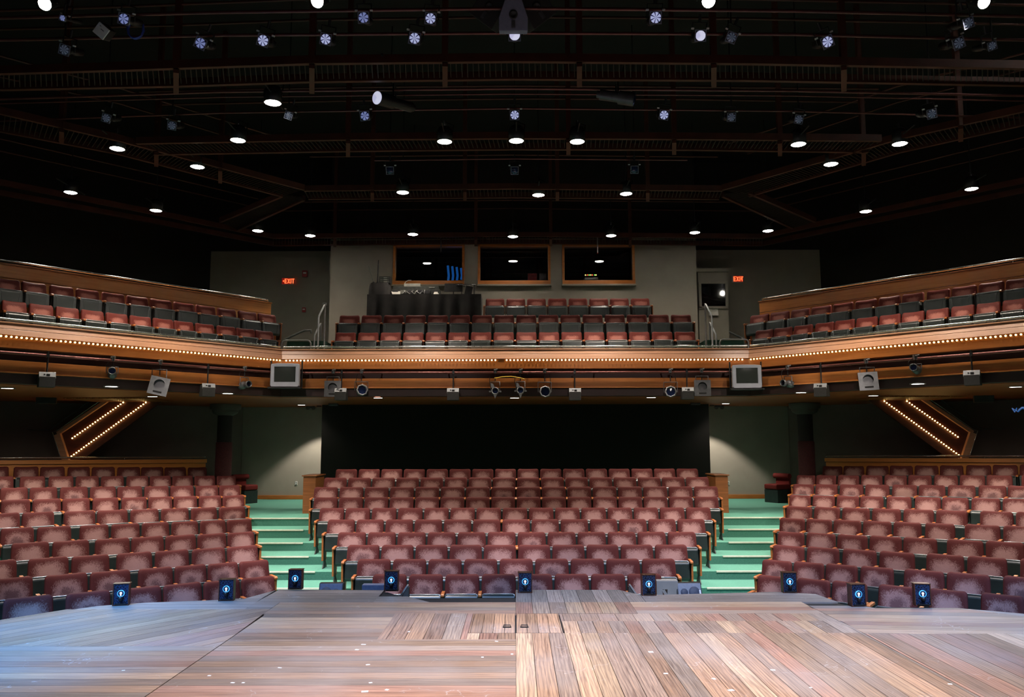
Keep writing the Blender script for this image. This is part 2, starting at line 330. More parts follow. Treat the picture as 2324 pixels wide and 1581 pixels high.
# ------------------------------------------------------------------ mesh helpers
class MB:
    def __init__(s): s.v = []; s.f = []; s.m = []; s.sm = []
    def add(s, vs, fs, mi=0, smooth=False):
        o = len(s.v); s.v += [Vector(p) for p in vs]
        for f in fs: s.f.append([i+o for i in f]); s.m.append(mi); s.sm.append(smooth)
    def box(s, c, d, rot=None, mi=0):
        x, y, z = d[0]/2, d[1]/2, d[2]/2
        vs = [Vector((a, b, e)) for a in (-x, x) for b in (-y, y) for e in (-z, z)]
        if rot is not None: vs = [rot @ p for p in vs]
        vs = [p+Vector(c) for p in vs]
        s.add(vs, [(0, 1, 3, 2), (4, 6, 7, 5), (0, 4, 5, 1), (2, 3, 7, 6), (0, 2, 6, 4), (1, 5, 7, 3)], mi)
    def bar(s, p0, p1, wd, ht, mi=0, up=Vector((0, 0, 1))):
        """box beam from p0 to p1 (wd across, ht along up)"""
        p0, p1 = Vector(p0), Vector(p1); d = p1-p0
        if d.length < 1e-6: return
        x = d.normalized(); y = up.cross(x)
        if y.length < 1e-4: y = Vector((0, 1, 0)).cross(x)
        y.normalize(); z = x.cross(y)
        m = Matrix((x, y, z)).transposed()
        s.box((p0+p1)/2, (d.length, wd, ht), m, mi)
    def cyl(s, p0, p1, r0, r1=None, n=12, mi=0, caps=True, smooth=True):
        p0, p1 = Vector(p0), Vector(p1); r1 = r0 if r1 is None else r1
        x = (p1-p0).normalized(); a = x.orthogonal().normalized(); c = x.cross(a)
        vs = []
        for p, r in ((p0, r0), (p1, r1)):
            for i in range(n):
                t = 2*PI*i/n; vs.append(p+(a*math.cos(t)+c*math.sin(t))*r)
        s.add(vs, [(i, (i+1) % n, n+(i+1) % n, n+i) for i in range(n)], mi, smooth)
        if caps:
            s.add(vs[:n], [tuple(range(n))[::-1]], mi); s.add(vs[n:], [tuple(range(n))], mi)
    def tube(s, pts, r, n=8, mi=0):
        pts = [Vector(p) for p in pts]
        rings = []; prev = None
        for i, p in enumerate(pts):
            t = (pts[min(i+1, len(pts)-1)]-pts[max(i-1, 0)]).normalized()
            a = prev - t*prev.dot(t) if prev is not None else t.orthogonal()
            if a.length < 1e-5: a = t.orthogonal()
            a.normalize(); prev = a; c = t.cross(a)
            rings.append([p+(a*math.cos(2*PI*k/n)+c*math.sin(2*PI*k/n))*r for k in range(n)])
        vs = [q for rg in rings for q in rg]; fs = []
        for i in range(len(rings)-1):
            for k in range(n): fs.append((i*n+k, i*n+(k+1) % n, (i+1)*n+(k+1) % n, (i+1)*n+k))
        s.add(vs, fs, mi, True)
        s.add(rings[0], [tuple(range(n))[::-1]], mi); s.add(rings[-1], [tuple(range(n))], mi)
    def lathe(s, prof, n=20, axis='Z', c=(0, 0, 0), mi=0, rot=None):
        vs = []; c = Vector(c)
        for r, h in prof:
            for i in range(n):
                t = 2*PI*i/n
                p = Vector((r*math.cos(t), r*math.sin(t), h))
                if axis == 'Y': p = Vector((p.x, -p.z, p.y))
                if rot is not None: p = rot @ p
                vs.append(p+c)
        fs = [(j*n+i, j*n+(i+1) % n, (j+1)*n+(i+1) % n, (j+1)*n+i) for j in range(len(prof)-1) for i in range(n)]
        s.add(vs, fs, mi, True)
    def sphere(s, c, r, n=8, mi=0):
        pr = [(max(1e-4, r*math.sin(PI*k/n)), -r*math.cos(PI*k/n)) for k in range(n+1)]
        s.lathe(pr, n*2 if n < 8 else n+4, 'Z', c, mi)
    def prism(s, poly, lo, hi, axis='Z', mi=0):
        """extrude a 2-D outline; axis Z: (x,y) from z=lo..hi; axis Y: (x,z); axis X: (y,z)"""
        n = len(poly)
        def P(p, h): return {'Z': (p[0], p[1], h), 'Y': (p[0], h, p[1]), 'X': (h, p[0], p[1])}[axis]
        vs = [P(p, lo) for p in poly]+[P(p, hi) for p in poly]
        fs = [tuple(range(n))[::-1], tuple(range(n, 2*n))]+[(i, (i+1) % n, n+(i+1) % n, n+i) for i in range(n)]
        s.add(vs, fs, mi)
    def disc(s, c, r, n=20, axis='Y', mi=0):
        c = Vector(c); vs = []
        for i in range(n):
            t = 2*PI*i/n; a, b = r*math.cos(t), r*math.sin(t)
            vs.append(c+Vector({'Y': (a, 0, b), 'Z': (a, -b, 0), 'X': (0, a, b)}[axis]))
        s.add(vs, [tuple(range(n))], mi)
    def mesh(s, name, mats, bev=0.0, seg=2):
        me = bpy.data.meshes.new(name)
        me.from_pydata([tuple(p) for p in s.v], [], s.f)
        for mt in (mats if isinstance(mats, (list, tuple)) else [mats]): me.materials.append(MATS[mt])
        me.polygons.foreach_set('material_index', s.m); me.polygons.foreach_set('use_smooth', s.sm)
        bm = bmesh.new(); bm.from_mesh(me)
        bmesh.ops.recalc_face_normals(bm, faces=bm.faces)
        if bev:
            es = [e for e in bm.edges if len(e.link_faces) == 2 and e.calc_face_angle(0) > 0.6 and not (e.link_faces[0].smooth and e.link_faces[1].smooth)]
            bmesh.ops.bevel(bm, geom=es, offset=bev, offset_type='OFFSET', segments=seg, profile=0.6, affect='EDGES', clamp_overlap=True)
        bm.to_mesh(me); bm.free(); me.update()
        return me
    def build(s, name, mats, parent=None, loc=None, bev=0.0, seg=2, rot=None):
        o = bpy.data.objects.new(name, s.mesh(name, mats, bev, seg))
        COL.objects.link(o)
        if parent is not None: o.parent = parent
        if loc is not None: o.location = loc
        if rot is not None: o.rotation_euler = rot
        return o
def tag(o, label=None, cat=None, group=None, kind=None):
    if label: o['label'] = label
    if cat: o['category'] = cat
    if group: o['group'] = group
    if kind: o['kind'] = kind
    return o
def empty(name, loc, rz=0.0, label=None, cat=None, group=None, rot=None):
    o = bpy.data.objects.new(name, None); COL.objects.link(o)
    o.location = loc; o.rotation_euler = rot if rot is not None else (0, 0, rz)
    o.empty_display_size = 0.1
    return tag(o, label, cat, group)
def struct(o):
    o['kind'] = 'structure'; return o
def copy_tree(o, parent=None):
    c = o.copy(); COL.objects.link(c)
    if parent is not None: c.parent = parent
    for ch in [q for q in KIDS.get(o.name, ())]: copy_tree(ch, c)
    return c
KIDS = {}
def reg(o):
    """remember an object's children (for copies)"""
    KIDS[o.name] = list(o.children)
    for ch in o.children: reg(ch)
ORD = ['first', 'second', 'third', 'fourth', 'fifth', 'sixth', 'seventh', 'eighth', 'ninth', 'tenth', 'eleventh', 'twelfth',
       'thirteenth', 'fourteenth', 'fifteenth', 'sixteenth', 'seventeenth', 'eighteenth']

# ================================================================== THE SETTING
def poly_slab(name, poly, z0, z1, mt):
    mb = MB(); mb.prism(poly, z0, z1); return struct(mb.build(name, mt))
FLOORS = [0.05, 0.15, 0.262, 0.38, 0.525, 0.675, 0.832, 1.0, 1.17, 1.338]      # tier levels, front to back
poly_slab('floor', [(-22, -6), (22, -6), (22, 27), (-22, 27)], -0.25, FLOORS[0]-0.004, 'carpet')
# raked tiers: straight across the middle, wings turned 40 degrees; wing floors creep up outwards
WANG = R(40); SL = 0.0235
WR = [(3.74, 12.08), (4.087, 12.99), (4.565, 13.885), (4.946, 14.9), (5.31, 15.89), (5.814, 16.94), (6.208, 18.08), (6.705, 19.24), (7.175, 20.38), (8.47, 21.935)]
CY = [12.3+0.87*i for i in range(10)]
def wing_pt(i, s, off):
    """point on the right wing, tier i, s metres out from the aisle seat, off metres towards the stage"""
    x, y = WR[i]
    return (x+s*math.cos(WANG)-off*math.sin(WANG), y-s*math.sin(WANG)-off*math.cos(WANG))
NOSE = {}
def tier(i):
    z = FLOORS[i]; yf = CY[i]-0.62; mb = MB()
    if i < 9:
        p0 = wing_pt(i, 0, 0.62)
        k = (p0[1]-yf)/math.tan(WANG); xk = p0[0]+k      # where the straight nosing meets the wing nosing
        yk = yf
        NOSE[i] = (xk, yf)
        p1 = wing_pt(i, 9.5, 0.62)
        if i == 8: back_c, back_y = 25.2, 25.2
        else: back_c = CY[i+1]-0.6
        zb = z-0.19 if i else z-0.004
        zb = -0.2
        q0 = wing_pt(min(i+1, 9), -1.2 if i < 8 else -1.6, 0.5); q1 = wing_pt(min(i+1, 9), 9.5, 0.5)
        dz = SL*9.5
        if i == 8: q0 = (p0[0]+0.6, 25.2); q1 = wing_pt(9, 9.5, -1.5)
        for sg in (-1, 1):
            vs = [(sg*p[0], p[1], h) for h in (zb, z) for p in ((0, yf), (xk, yk), p1, q1, q0, (xk-0.2, back_c), (0, back_c))]
            # lift the outer end
            for j in (2, 3): vs[7+j] = (vs[7+j][0], vs[7+j][1], z+dz)
            mb.add(vs, [(7, 8, 12, 13), (8, 11, 12), (8, 9, 10, 11)])
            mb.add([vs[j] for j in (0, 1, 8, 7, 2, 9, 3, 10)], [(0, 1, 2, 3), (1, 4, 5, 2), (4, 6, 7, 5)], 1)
    else:
        mb.prism([(-4.75, yf), (4.75, yf), (4.75, 23.6), (-4.75, 23.6)], -0.2, z)
        p0 = wing_pt(9, -0.45, 0.62); p1 = wing_pt(9, 9.5, 0.62); q0 = wing_pt(9, -0.45, -0.75); q1 = wing_pt(9, 9.5, -0.75)
        for sg in (-1, 1):
            vs = [(sg*p[0], p[1], h) for h in (-0.2, z) for p in (p0, p1, q1, q0)]
            for j in (1, 2): vs[4+j] = (vs[4+j][0], vs[4+j][1], z+SL*9.5)
            mb.add(vs, [(4, 5, 6, 7), (0, 1, 5, 4), (1, 2, 6, 5), (2, 3, 7, 6), (3, 0, 4, 7)])
    return struct(mb.build('floor_tier', ['carpet', 'carpet_riser_shade']))
for i in range(1, 10): tier(i)
# pale nosings on the aisle steps
CHALF = [2.18, 2.55, 2.9, 3.24, 3.62, 3.96, 4.3, 4.52, 4.6]
n_tr = 0
for i in range(2, 9):
    for sg in (-1, 1):
        mb = MB(); yf = CY[i]-0.62
        x0 = CHALF[i]+0.02; x1 = NOSE[i][0]-0.02
        mb.box((sg*(x0+x1)/2, yf+0.005, FLOORS[i]-0.006), (x1-x0, 0.05, 0.03))
        n_tr += 1
        struct(mb.build('trim_%d' % n_tr, 'nosing', bev=0.006))

# walls of the lower level
SOFF = 3.98       # underside of the balcony
def wallbox(name, p0, p1, z0, z1, th, mt):
    """upright slab whose stage-side face runs p0-p1"""
    p0 = Vector((p0[0], p0[1], 0)); p1 = Vector((p1[0], p1[1], 0)); d = (p1-p0).normalized(); n = Vector((-d.y, d.x, 0))
    if n.y < 0: n = -n
    mb = MB(); mb.prism([(p.x, p.y) for p in (p0, p1, p1+n*th, p0+n*th)], z0, z1)
    return struct(mb.build(name, mt))
wallbox('wall_back_lower', (-8.3, 24.9), (8.3, 24.9), 0, 4.6, 0.2, 'grey_wall')
mb = MB(); mb.box((0, 24.1, 2.3), (11.1, 1.3, 4.6))
struct(mb.build('wall_black_alcove', 'black_wall'))
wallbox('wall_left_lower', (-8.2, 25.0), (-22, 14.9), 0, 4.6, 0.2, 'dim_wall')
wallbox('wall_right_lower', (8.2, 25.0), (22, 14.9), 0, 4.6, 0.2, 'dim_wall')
for sg, nm in ((-1, 'left'), (1, 'right')):
    mb = MB(); mb.box((sg*6.75, 24.87, 1.17+0.06), (2.6, 0.05, 0.125))
    struct(mb.build('baseboard_'+nm, 'baseboard', bev=0.01))
# upper walls and ceiling void
BZ = [4.715, 5.29, 5.885]
mb = MB()
WIN = [(-3.56, -1.47), (-1.08, 1.04), (1.38, 3.50)]; WZ0, WZ1 = 7.42, 8.62
xs = [-5.4] + [v for a in WIN for v in a] + [5.3]
mb.box((-0.05, 23.5, (4.6+WZ0)/2), (10.7, 0.2, WZ0-4.6)); mb.box((-0.05, 23.5, (WZ1+8.8)/2), (10.7, 0.2, 8.8-WZ1))
for a, c in zip(xs[0::2], xs[1::2]): mb.box(((a+c)/2, 23.5, (WZ0+WZ1)/2), (c-a, 0.2, WZ1-WZ0))
mb.box((-5.3, 25.0, 6.7), (0.2, 3.0, 4.2)); mb.box((5.2, 25.0, 6.7), (0.2, 3.0, 4.2))
struct(mb.build('wall_booth', 'grey_wall'))
mb = MB(); mb.box((-0.05, 25.0, 10.2), (10.7, 3.2, 2.8)); struct(mb.build('wall_booth_upper', 'black_wall'))  # upper wall blackened to paint in the falloff of light
wallbox('wall_back_left_upper', (-9.6, 24.9), (-5.2, 24.9), 4.4, 8.8, 0.2, 'grey_wall')
wallbox('wall_back_right_upper', (5.1, 24.9), (9.6, 24.9), 4.4, 8.8, 0.2, 'grey_wall')
for sg, nm in ((-1, 'left'), (1, 'right')): wallbox('wall_back_%s_top' % nm, (sg*9.6, 24.88), (sg*5.15, 24.88), 8.8, 11.6, 0.2, 'black_wall')  # black tone stands in for the wall fading out of the light
wallbox('wall_left_upper', (-9.4, 25.0), (-22, 10.0), 4.4, 11.6, 0.2, 'black_wall')
wallbox('wall_right_upper', (9.4, 25.0), (22, 10.0), 4.4, 11.6, 0.2, 'black_wall')
poly_slab('ceiling', [(-24, -6), (24, -6), (24, 27), (-24, 27)], 11.6, 11.8, 'ceiling_black')
# acoustic panels hung under the roof, barely lit
# ------------------------------------------------------------------ balcony structure
CX = 5.55; BY = 19.3; BANG = R(50)
def bw(sg, s, off=0.0):
    """point on a balcony wing: s metres out from the corner, off metres behind the front face"""
    return (sg*(CX+s*math.cos(BANG)+off*math.sin(BANG)), BY-s*math.sin(BANG)+off*math.cos(BANG))
def mitre(off):  # corner of a line parallel to the front, off metres behind
    return CX+off*math.tan(BANG/2), BY+off
WL = 9.5
def bal_poly(o0, o1):
    a0, a1 = mitre(o0), mitre(o1); e0, e1 = bw(1, WL, o0), bw(1, WL, o1)
    return [(-e0[0], e0[1]), (-a0[0], a0[1]), (a0[0], a0[1]), e0, e1, (a1[0], a1[1]), (-a1[0], a1[1]), (-e1[0], e1[1])]
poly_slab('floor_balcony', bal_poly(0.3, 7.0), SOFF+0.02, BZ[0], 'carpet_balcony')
mb = MB(); mb.prism(bal_poly(0.31, 7.0), SOFF-0.04, SOFF+0.015); struct(mb.build('ceiling_under_balcony', 'soffit'))
mb = MB()
mb.prism([(-4.7, 20.45), (4.75, 20.45), (4.75, 24.9), (-4.7, 24.9)], BZ[0]-0.1, BZ[1])
mb.prism([(-4.7, 21.4), (4.75, 21.4), (4.75, 24.9), (-4.7, 24.9)], BZ[1]-0.05, BZ[2])
struct(mb.build('floor_balcony_tier', 'carpet_balcony'))
for sg in (-1, 1):
    mb = MB(); ps = [bw(sg, 0.3, 1.2), bw(sg, WL, 1.2), bw(sg, WL, 7.0), bw(sg, 0.3-1.0, 7.0), bw(sg, -0.6, 2.3)]
    mb.prism(ps, BZ[0]-0.1, BZ[1]); struct(mb.build('floor_balcony_tier', 'carpet_balcony'))
    mb = MB(); mb.prism([(sg*4.8, 20.4), (sg*5.75, 20.4), (sg*6.3, 22.2), (sg*6.3, 24.88), (sg*4.8, 24.88)], BZ[0]-0.1, 5.41); struct(mb.build('floor_balcony_aisle', 'carpet_balcony'))
# wooden balcony front: three runs, each with its boards, groove, black recess and lower band
def front_run(nm, p0, p1, label):
    p0 = Vector((*p0, 0)); p1 = Vector((*p1, 0)); ln = (p1-p0).length
    d = p1-p0; rz = math.atan2(d.y, d.x)
    ln += 0.24
    root = empty('balcony_fascia', ((p0+p1)/2), rz, label, 'balcony front', 'wooden balcony fronts')
    h = ln/2
    def board(name, mt, z0, z1, y0, y1, bev=0.004):
        mb = MB(); mb.box((0, (y0+y1)/2, (z0+z1)/2), (ln, y1-y0, z1-z0)); return mb.build(name, mt, root, bev=bev)
    board('capping_board', 'fascia_lit', 5.055, 5.085, 0.06, 0.36)
    for z0, z1 in ((4.955, 5.05), (4.835, 4.948)):      # raked faces
        t = lambda z: (z-4.835)*0.42
        mb = MB(); mb.prism([(t(z0), z0), (0.3, z0), (0.3, z1), (t(z1), z1)], -h, h, 'X'); mb.build('upper_board', 'fascia_lit', root, bev=0.004)
    board('lower_board', 'fascia_wood', 4.60, 4.828, 0.03, 0.3)
    board('recess_panel', 'recess', 4.37, 4.60, 0.26, 0.34)
    board('bottom_board', 'fascia_wood', 4.155, 4.37, 0.03, 0.3)
    board('bottom_lip', 'fascia_wood', 4.135, 4.16, 0.0, 0.3)
    board('soffit_return', 'recess', SOFF-0.03, 4.14, 0.06, 0.3)
    return root
front_run('left', bw(-1, WL), (-CX, BY), 'honey-wood balcony front on the left wing, angled towards the stage')
front_run('centre', (-CX, BY), (CX, BY), 'straight honey-wood balcony front across the middle of the hall')
front_run('right', (CX, BY), bw(1, WL), 'honey-wood balcony front on the right wing, angled towards the stage')

# ================================================================== SEATS
def pad_mesh(mt):
    """upholstered back: rounded outline, soft edges, wrapped forward at the sides; leans back"""
    W, H, cr, n = 0.262, 0.235, 0.055, 6
    out = []
    for cx, cz, a0 in ((W-cr, H-cr, 0), (-W+cr, H-cr, 90), (-W+cr, -H+cr, 180), (W-cr, -H+cr, 270)):
        for k in range(n+1):
            t = R(a0+90*k/n); out.append((cx+cr*math.cos(t), cz+cr*math.sin(t)))
        # straight run subdivision
        if a0 == 0: out += [(x*(W-cr), H) for x in (0.66, 0.33, 0.0, -0.33, -0.66)]
        if a0 == 180: out += [(x*(W-cr), -H) for x in (-0.66, -0.33, 0, 0.33, 0.66)]
    prof = [(0.012, 0.045), (0.0, 0.03), (0.0, -0.005), (0.008, -0.022), (0.022, -0.032), (0.06, -0.04), (0.12, -0.045)]
    N = len(out); vs = []
    tilt = math.tan(R(11))
    def place(x, y, z):
        wide = 1.0-0.035*(z/H)                       # a touch narrower at the top
        zz = z-0.010*(1-(x/W)**2)*max(0, z/H)
        yy = y-0.03*(x/W)**2+0.0
        return (x*wide, yy+(zz-H)*tilt+0.0, zz+0.645)
    for ins, y in prof:
        fx, fz = (W-ins)/W, (H-ins)/H
        for (x, z) in out: vs.append(place(x*fx, y, z*fz))
    fs = [(j*N+i, j*N+(i+1) % N, (j+1)*N+(i+1) % N, (j+1)*N+i) for j in range(len(prof)-1) for i in range(N)]
    mb = MB(); mb.add(vs, fs, 0, True)
    c = len(prof)-1
    mid = place(0, -0.047, 0); vs2 = vs[c*N:]+[mid]
    mb.add(vs2, [(i, (i+1) % N, N) for i in range(N)], 0, True)
    mb.add(vs[:N], [tuple(range(N))], 0)
    # weld for smooth shading
    me = mb.mesh('backrest', mt)
    bm = bmesh.new(); bm.from_mesh(me); bmesh.ops.remove_doubles(bm, verts=bm.verts, dist=1e-5); bmesh.ops.recalc_face_normals(bm, faces=bm.faces); bm.to_mesh(me); bm.free()
    return me
def pan_mesh(mt):
    mb = MB(); poly = [(-0.125, 0.625), (-0.235, 0.632), (-0.27, 0.60), (-0.285, 0.36), (-0.25, 0.31), (-0.15, 0.33)]
    mb.prism(poly, -0.25, 0.25, 'X'); return mb.mesh('seat_pan', mt, bev=0.022, seg=3)
def trim_mesh(lines):
    mb = MB(); mb.tube([(-0.235, -0.262, 0.58), (-0.235, -0.252, 0.622), (-0.215, -0.243, 0.637), (0.215, -0.243, 0.637), (0.235, -0.252, 0.622), (0.235, -0.262, 0.58)], 0.008, 6)
    if lines:
        for sx in (-1, 1): mb.tube([(sx*0.20, -0.262, 0.62), (sx*0.185, -0.277, 0.58), (sx*0.15, -0.29, 0.36)], 0.005, 5)
    return mb.mesh('edge_trim', 'edge_trim')
def arm_mesh():
    mb = MB(); mb.prism([(-0.10, 0.62), (-0.10, 0.655), (-0.30, 0.645), (-0.325, 0.63), (-0.325, 0.605), (-0.30, 0.60)], -0.024, 0.024, 'X')
    return mb.mesh('armrest', 'arm_wood', bev=0.007)
def leg_mesh():
    mb = MB(); mb.prism([(-0.02, 0.62), (-0.27, 0.605), (-0.25, 0.40), (-0.19, 0.12), (-0.26, 0.035), (-0.30, 0.0), (0.03, 0.0), (0.0, 0.04), (-0.08, 0.12), (-0.09, 0.4)], -0.01, 0.01, 'X')
    return mb.mesh('support_leg', 'iron', bev=0.004, seg=1)
def panel_mesh():
    mb = MB(); mb.prism([(0.04, 0.62), (-0.29, 0.605), (-0.27, 0.14), (0.0, 0.14)], -0.016, 0.016, 'X')
    return mb.mesh('end_panel', 'arm_wood', bev=0.006)
ME = dict(pad=pad_mesh('velvet'), padb=pad_mesh('velvet_balcony'), pan=pan_mesh('vinyl'), panb=pan_mesh('vinyl_lit'),
          trim=trim_mesh(False), trimb=trim_mesh(True), arm=arm_mesh(), leg=leg_mesh(), panel=panel_mesh())
def child(name, me, par, loc=None, rot=None, scale=None):
    o = bpy.data.objects.new(name, me); COL.objects.link(o); o.parent = par
    if loc: o.location = loc
    if rot: o.rotation_euler = rot
    if scale: o.scale = scale
    return o
def seat(x, y, zf, rz, pitch, width, label, group, balcony=False, ends=(False, False), first=False, black=True, core=False):
    """one tip-up seat; its left arm comes with it, the last of a row also has a right arm"""
    r = empty('balcony_chair' if balcony else 'theatre_chair', (x, y, zf), rz, label, 'seat', group)
    s = width/0.524
    bk = child('backrest', ME['padb' if balcony else 'pad'], r, scale=(s, 1, 1), rot=(R(random.uniform(-1.2, 1.2)), 0, 0))
    bk.pass_index = 1 if core else 0
    p = child('seat_pan', ME['pan' if black else 'panb'], r, scale=(s, 1, 1), loc=(0, 0, random.uniform(-0.012, 0.006)))
    child('edge_trim', ME['trimb' if balcony else 'trim'], p)
    h = pitch/2
    child('armrest', ME['arm'], r, (-h, 0, 0)); child('support_leg', ME['leg'], r, (-h, 0, 0))
    if ends[0]: child('end_panel', ME['panel'], r, (-h-0.012, 0, 0))
    if ends[1]:
        child('armrest', ME['arm'], r, (h, 0, 0)); child('support_leg', ME['leg'], r, (h, 0, 0)); child('end_panel', ME['panel'], r, (h+0.012, 0, 0))
    elif first:
        child('armrest', ME['arm'], r, (h, 0, 0)); child('support_leg', ME['leg'], r, (h, 0, 0))
    return r
def rowname(i, n):
    return 'front' if i == 0 else ('back' if i == n-1 else ORD[i])
# centre block: left edge px metres, right edge, count
CEN = [(-2.10, 2.14, 8), (-2.49, 2.51, 9), (-2.83, 2.88, 10), (-3.18, 3.22, 12), (-3.57, 3.59, 13), (-3.93, 3.91, 15), (-4.26, 4.28, 16), (-4.47, 4.49, 16), (-4.46, 4.50, 16), (-4.38, 4.45, 16)]
for i, (a, c, n) in enumerate(CEN):
    p = (c-a)/(n-0.06)
    for k in range(n):
        side = '%s seat from the left' % ORD[k] if k < (n+1)//2 else '%s seat from the right' % ORD[n-1-k]
        seat(a+p*(k+0.47), CY[i], FLOORS[i], 0, p, p*0.955, 'worn maroon velvet seat, centre block, %s row, %s' % (rowname(i, 10), side),
             'velvet seats of the centre block', ends=(k == 0, k == n-1), core=i < 2 or random.random() < 0.06)

# wings: (x, y of the aisle seat, floor, rise, metres out of each seat, widths)
STALL_L=[
  (-3.728,12.055,0.056,0.0241,[-0.0,0.53,1.06,1.59,2.23,2.89],[0.49,0.53,0.54,0.37,0.52,0.54]),
  (-4.094,13.006,0.141,0.0295,[0.0,0.49,0.97,1.47,2.07,2.62,3.26],[0.5,0.49,0.47,0.48,0.53,0.53,0.49]),
  (-4.575,13.907,0.26,0.0273,[0.0,0.57,1.14,1.7,2.32,2.87,3.51],[0.53,0.54,0.52,0.52,0.52,0.53,0.48]),
  (-4.957,14.944,0.377,0.0269,[0.0,0.52,1.05,1.59,2.14,2.75,3.31],[0.48,0.53,0.52,0.52,0.53,0.53,0.52]),
  (-5.3,15.866,0.52,0.0256,[0.0,0.5,1.02,1.53,2.04,2.54,3.15,3.68],[0.51,0.48,0.48,0.47,0.47,0.46,0.52,0.48]),
  (-5.85,17.023,0.67,0.0211,[0.0,0.57,1.13,1.7,2.27,2.83,3.5,4.03],[0.55,0.52,0.53,0.52,0.55,0.53,0.52,0.49]),
  (-6.228,18.186,0.831,0.0187,[0.0,0.51,1.03,1.54,2.05,2.59,3.12,3.63,4.15],[0.49,0.49,0.49,0.48,0.49,0.48,0.49,0.49,0.49]),
  (-6.673,19.212,1.001,0.0221,[0.0,0.53,1.08,1.63,2.18,2.71,3.26,3.82,4.34],[0.5,0.53,0.52,0.52,0.53,0.51,0.53,0.52,0.48]),
  (-7.228,20.551,1.168,0.0234,[0.0,0.53,1.06,1.58,2.09,2.63,3.15,3.68,4.23,4.83],[0.49,0.52,0.5,0.5,0.49,0.49,0.48,0.5,0.49,0.49]),
  (-8.494,21.942,1.346,0.029,[0.0,0.57,1.15,1.72,2.31,2.86,3.43,3.98,4.58],[0.49,0.6,0.58,0.56,0.55,0.49,0.53,0.52,0.45]),
]
STALL_R=[
  (3.75,12.108,0.05,0.021,[-0.0,0.57,1.06,1.67,2.27,2.87],[0.48,0.47,0.47,0.48,0.45,0.47]),
  (4.079,12.978,0.152,0.0216,[0.0,0.49,0.97,1.47,2.09,2.64,3.29],[0.49,0.47,0.47,0.46,0.52,0.53,0.49]),
  (4.555,13.864,0.265,0.0218,[-0.0,0.56,1.13,1.69,2.35,2.9,3.55],[0.53,0.52,0.52,0.51,0.51,0.51,0.5]),
  (4.935,14.857,0.375,0.0237,[0.0,0.52,1.06,1.59,2.12,2.77,3.31],[0.48,0.52,0.5,0.51,0.51,0.52,0.52]),
  (5.321,15.919,0.513,0.0207,[0.0,0.51,1.02,1.54,2.05,2.57,3.21,3.76],[0.49,0.48,0.5,0.49,0.46,0.47,0.53,0.5]),
  (5.778,16.862,0.67,0.0229,[0.0,0.56,1.12,1.68,2.24,2.8,3.51,4.05],[0.53,0.51,0.52,0.52,0.53,0.52,0.52,0.5]),
  (6.188,17.967,0.833,0.0222,[0.0,0.51,1.01,1.49,2.01,2.54,3.03,3.55,4.06],[0.47,0.47,0.46,0.46,0.47,0.49,0.47,0.49,0.48]),
  (6.736,19.276,1.005,0.0184,[-0.0,0.52,1.08,1.63,2.19,2.73,3.29,3.85,4.37],[0.47,0.53,0.52,0.51,0.51,0.52,0.52,0.53,0.5]),
  (7.121,20.209,1.162,0.0266,[-0.0,0.5,1.02,1.54,2.06,2.57,3.1,3.62,4.13,4.76],[0.47,0.49,0.5,0.48,0.49,0.49,0.48,0.5,0.49,0.46]),
  (8.449,21.929,1.329,0.025,[-0.0,0.54,1.13,1.7,2.29,2.85,3.43,3.98,4.53],[0.49,0.57,0.55,0.55,0.56,0.5,0.55,0.51,0.51]),
]
BALC_L=[
  (-6.181,19.833,4.721,-0.0002,[0.0,0.52,1.04,1.57,2.08,2.57,3.07,3.58,4.08,4.57,5.06,5.54],[0.52,0.5,0.48,0.47,0.47,0.47,0.47,0.46,0.46,0.45,0.45,0.44]),
  (-6.452,20.839,5.29,-0.0027,[0.0,0.55,1.13,1.7,2.25,2.81,3.37,3.91,4.45,4.98,5.51,6.01],[0.54,0.54,0.51,0.52,0.52,0.52,0.5,0.5,0.49,0.48,0.47,0.45]),
]
BALC_R=[
  (6.161,19.875,4.713,-0.0008,[-0.0,0.51,1.04,1.57,2.07,2.58,3.09,3.58,4.08,4.58,5.05,5.53],[0.51,0.5,0.49,0.47,0.48,0.49,0.47,0.47,0.46,0.45,0.45,0.44]),
  (6.426,21.129,5.29,-0.0021,[0.0,0.6,1.17,1.74,2.3,2.86,3.42,3.95,4.5,5.03,5.57,6.08],[0.57,0.55,0.52,0.53,0.52,0.53,0.51,0.49,0.5,0.5,0.49,0.47]),
]
def wing_seats(data, side, deg, label, group, balcony=False):
    n = len(data)
    for i, (ex, ey, zf, kz, ss, ww) in enumerate(data):
        rz = R(deg) if side == 'left' else -R(deg)
        d = Vector((-math.cos(R(deg)), -math.sin(R(deg)), 0)) if side == 'left' else Vector((math.cos(R(deg)), -math.sin(R(deg)), 0))
        wm = sorted(ww)[len(ww)//2]
        for k, s in enumerate(ss):
            nxt = ss[k+1]-s if k+1 < len(ss) else (ss[k]-ss[k-1])
            pv = s-ss[k-1] if k else nxt
            p = min(nxt, pv, 0.58)
            wd = min(max(ww[k], wm*0.94), p*0.97)
            pos = Vector((ex, ey, 0))+d*s
            zz = (FLOORS[i] + SL*s) if not balcony else BZ[i]
            end = (False, False)
            if k == 0: end = (False, True) if side == 'left' else (True, False)
            seat(pos.x, pos.y, zz, rz, p, wd, label(i, k, n, side), group % side, balcony, end, first=((pv if side == 'left' else nxt) > p+0.05), black=(not balcony or i == 0), core=not balcony and (i in (0, 1, 7) or random.random() < 0.12))
wing_seats(STALL_L, 'left', 40, lambda i, k, n, s: 'worn maroon velvet seat, left block, %s row, %s seat from the green aisle' % (rowname(i, n), ORD[k]), 'velvet seats of the %s block')
wing_seats(STALL_R, 'right', 40, lambda i, k, n, s: 'worn maroon velvet seat, right block, %s row, %s seat from the green aisle' % (rowname(i, n), ORD[k]), 'velvet seats of the %s block')
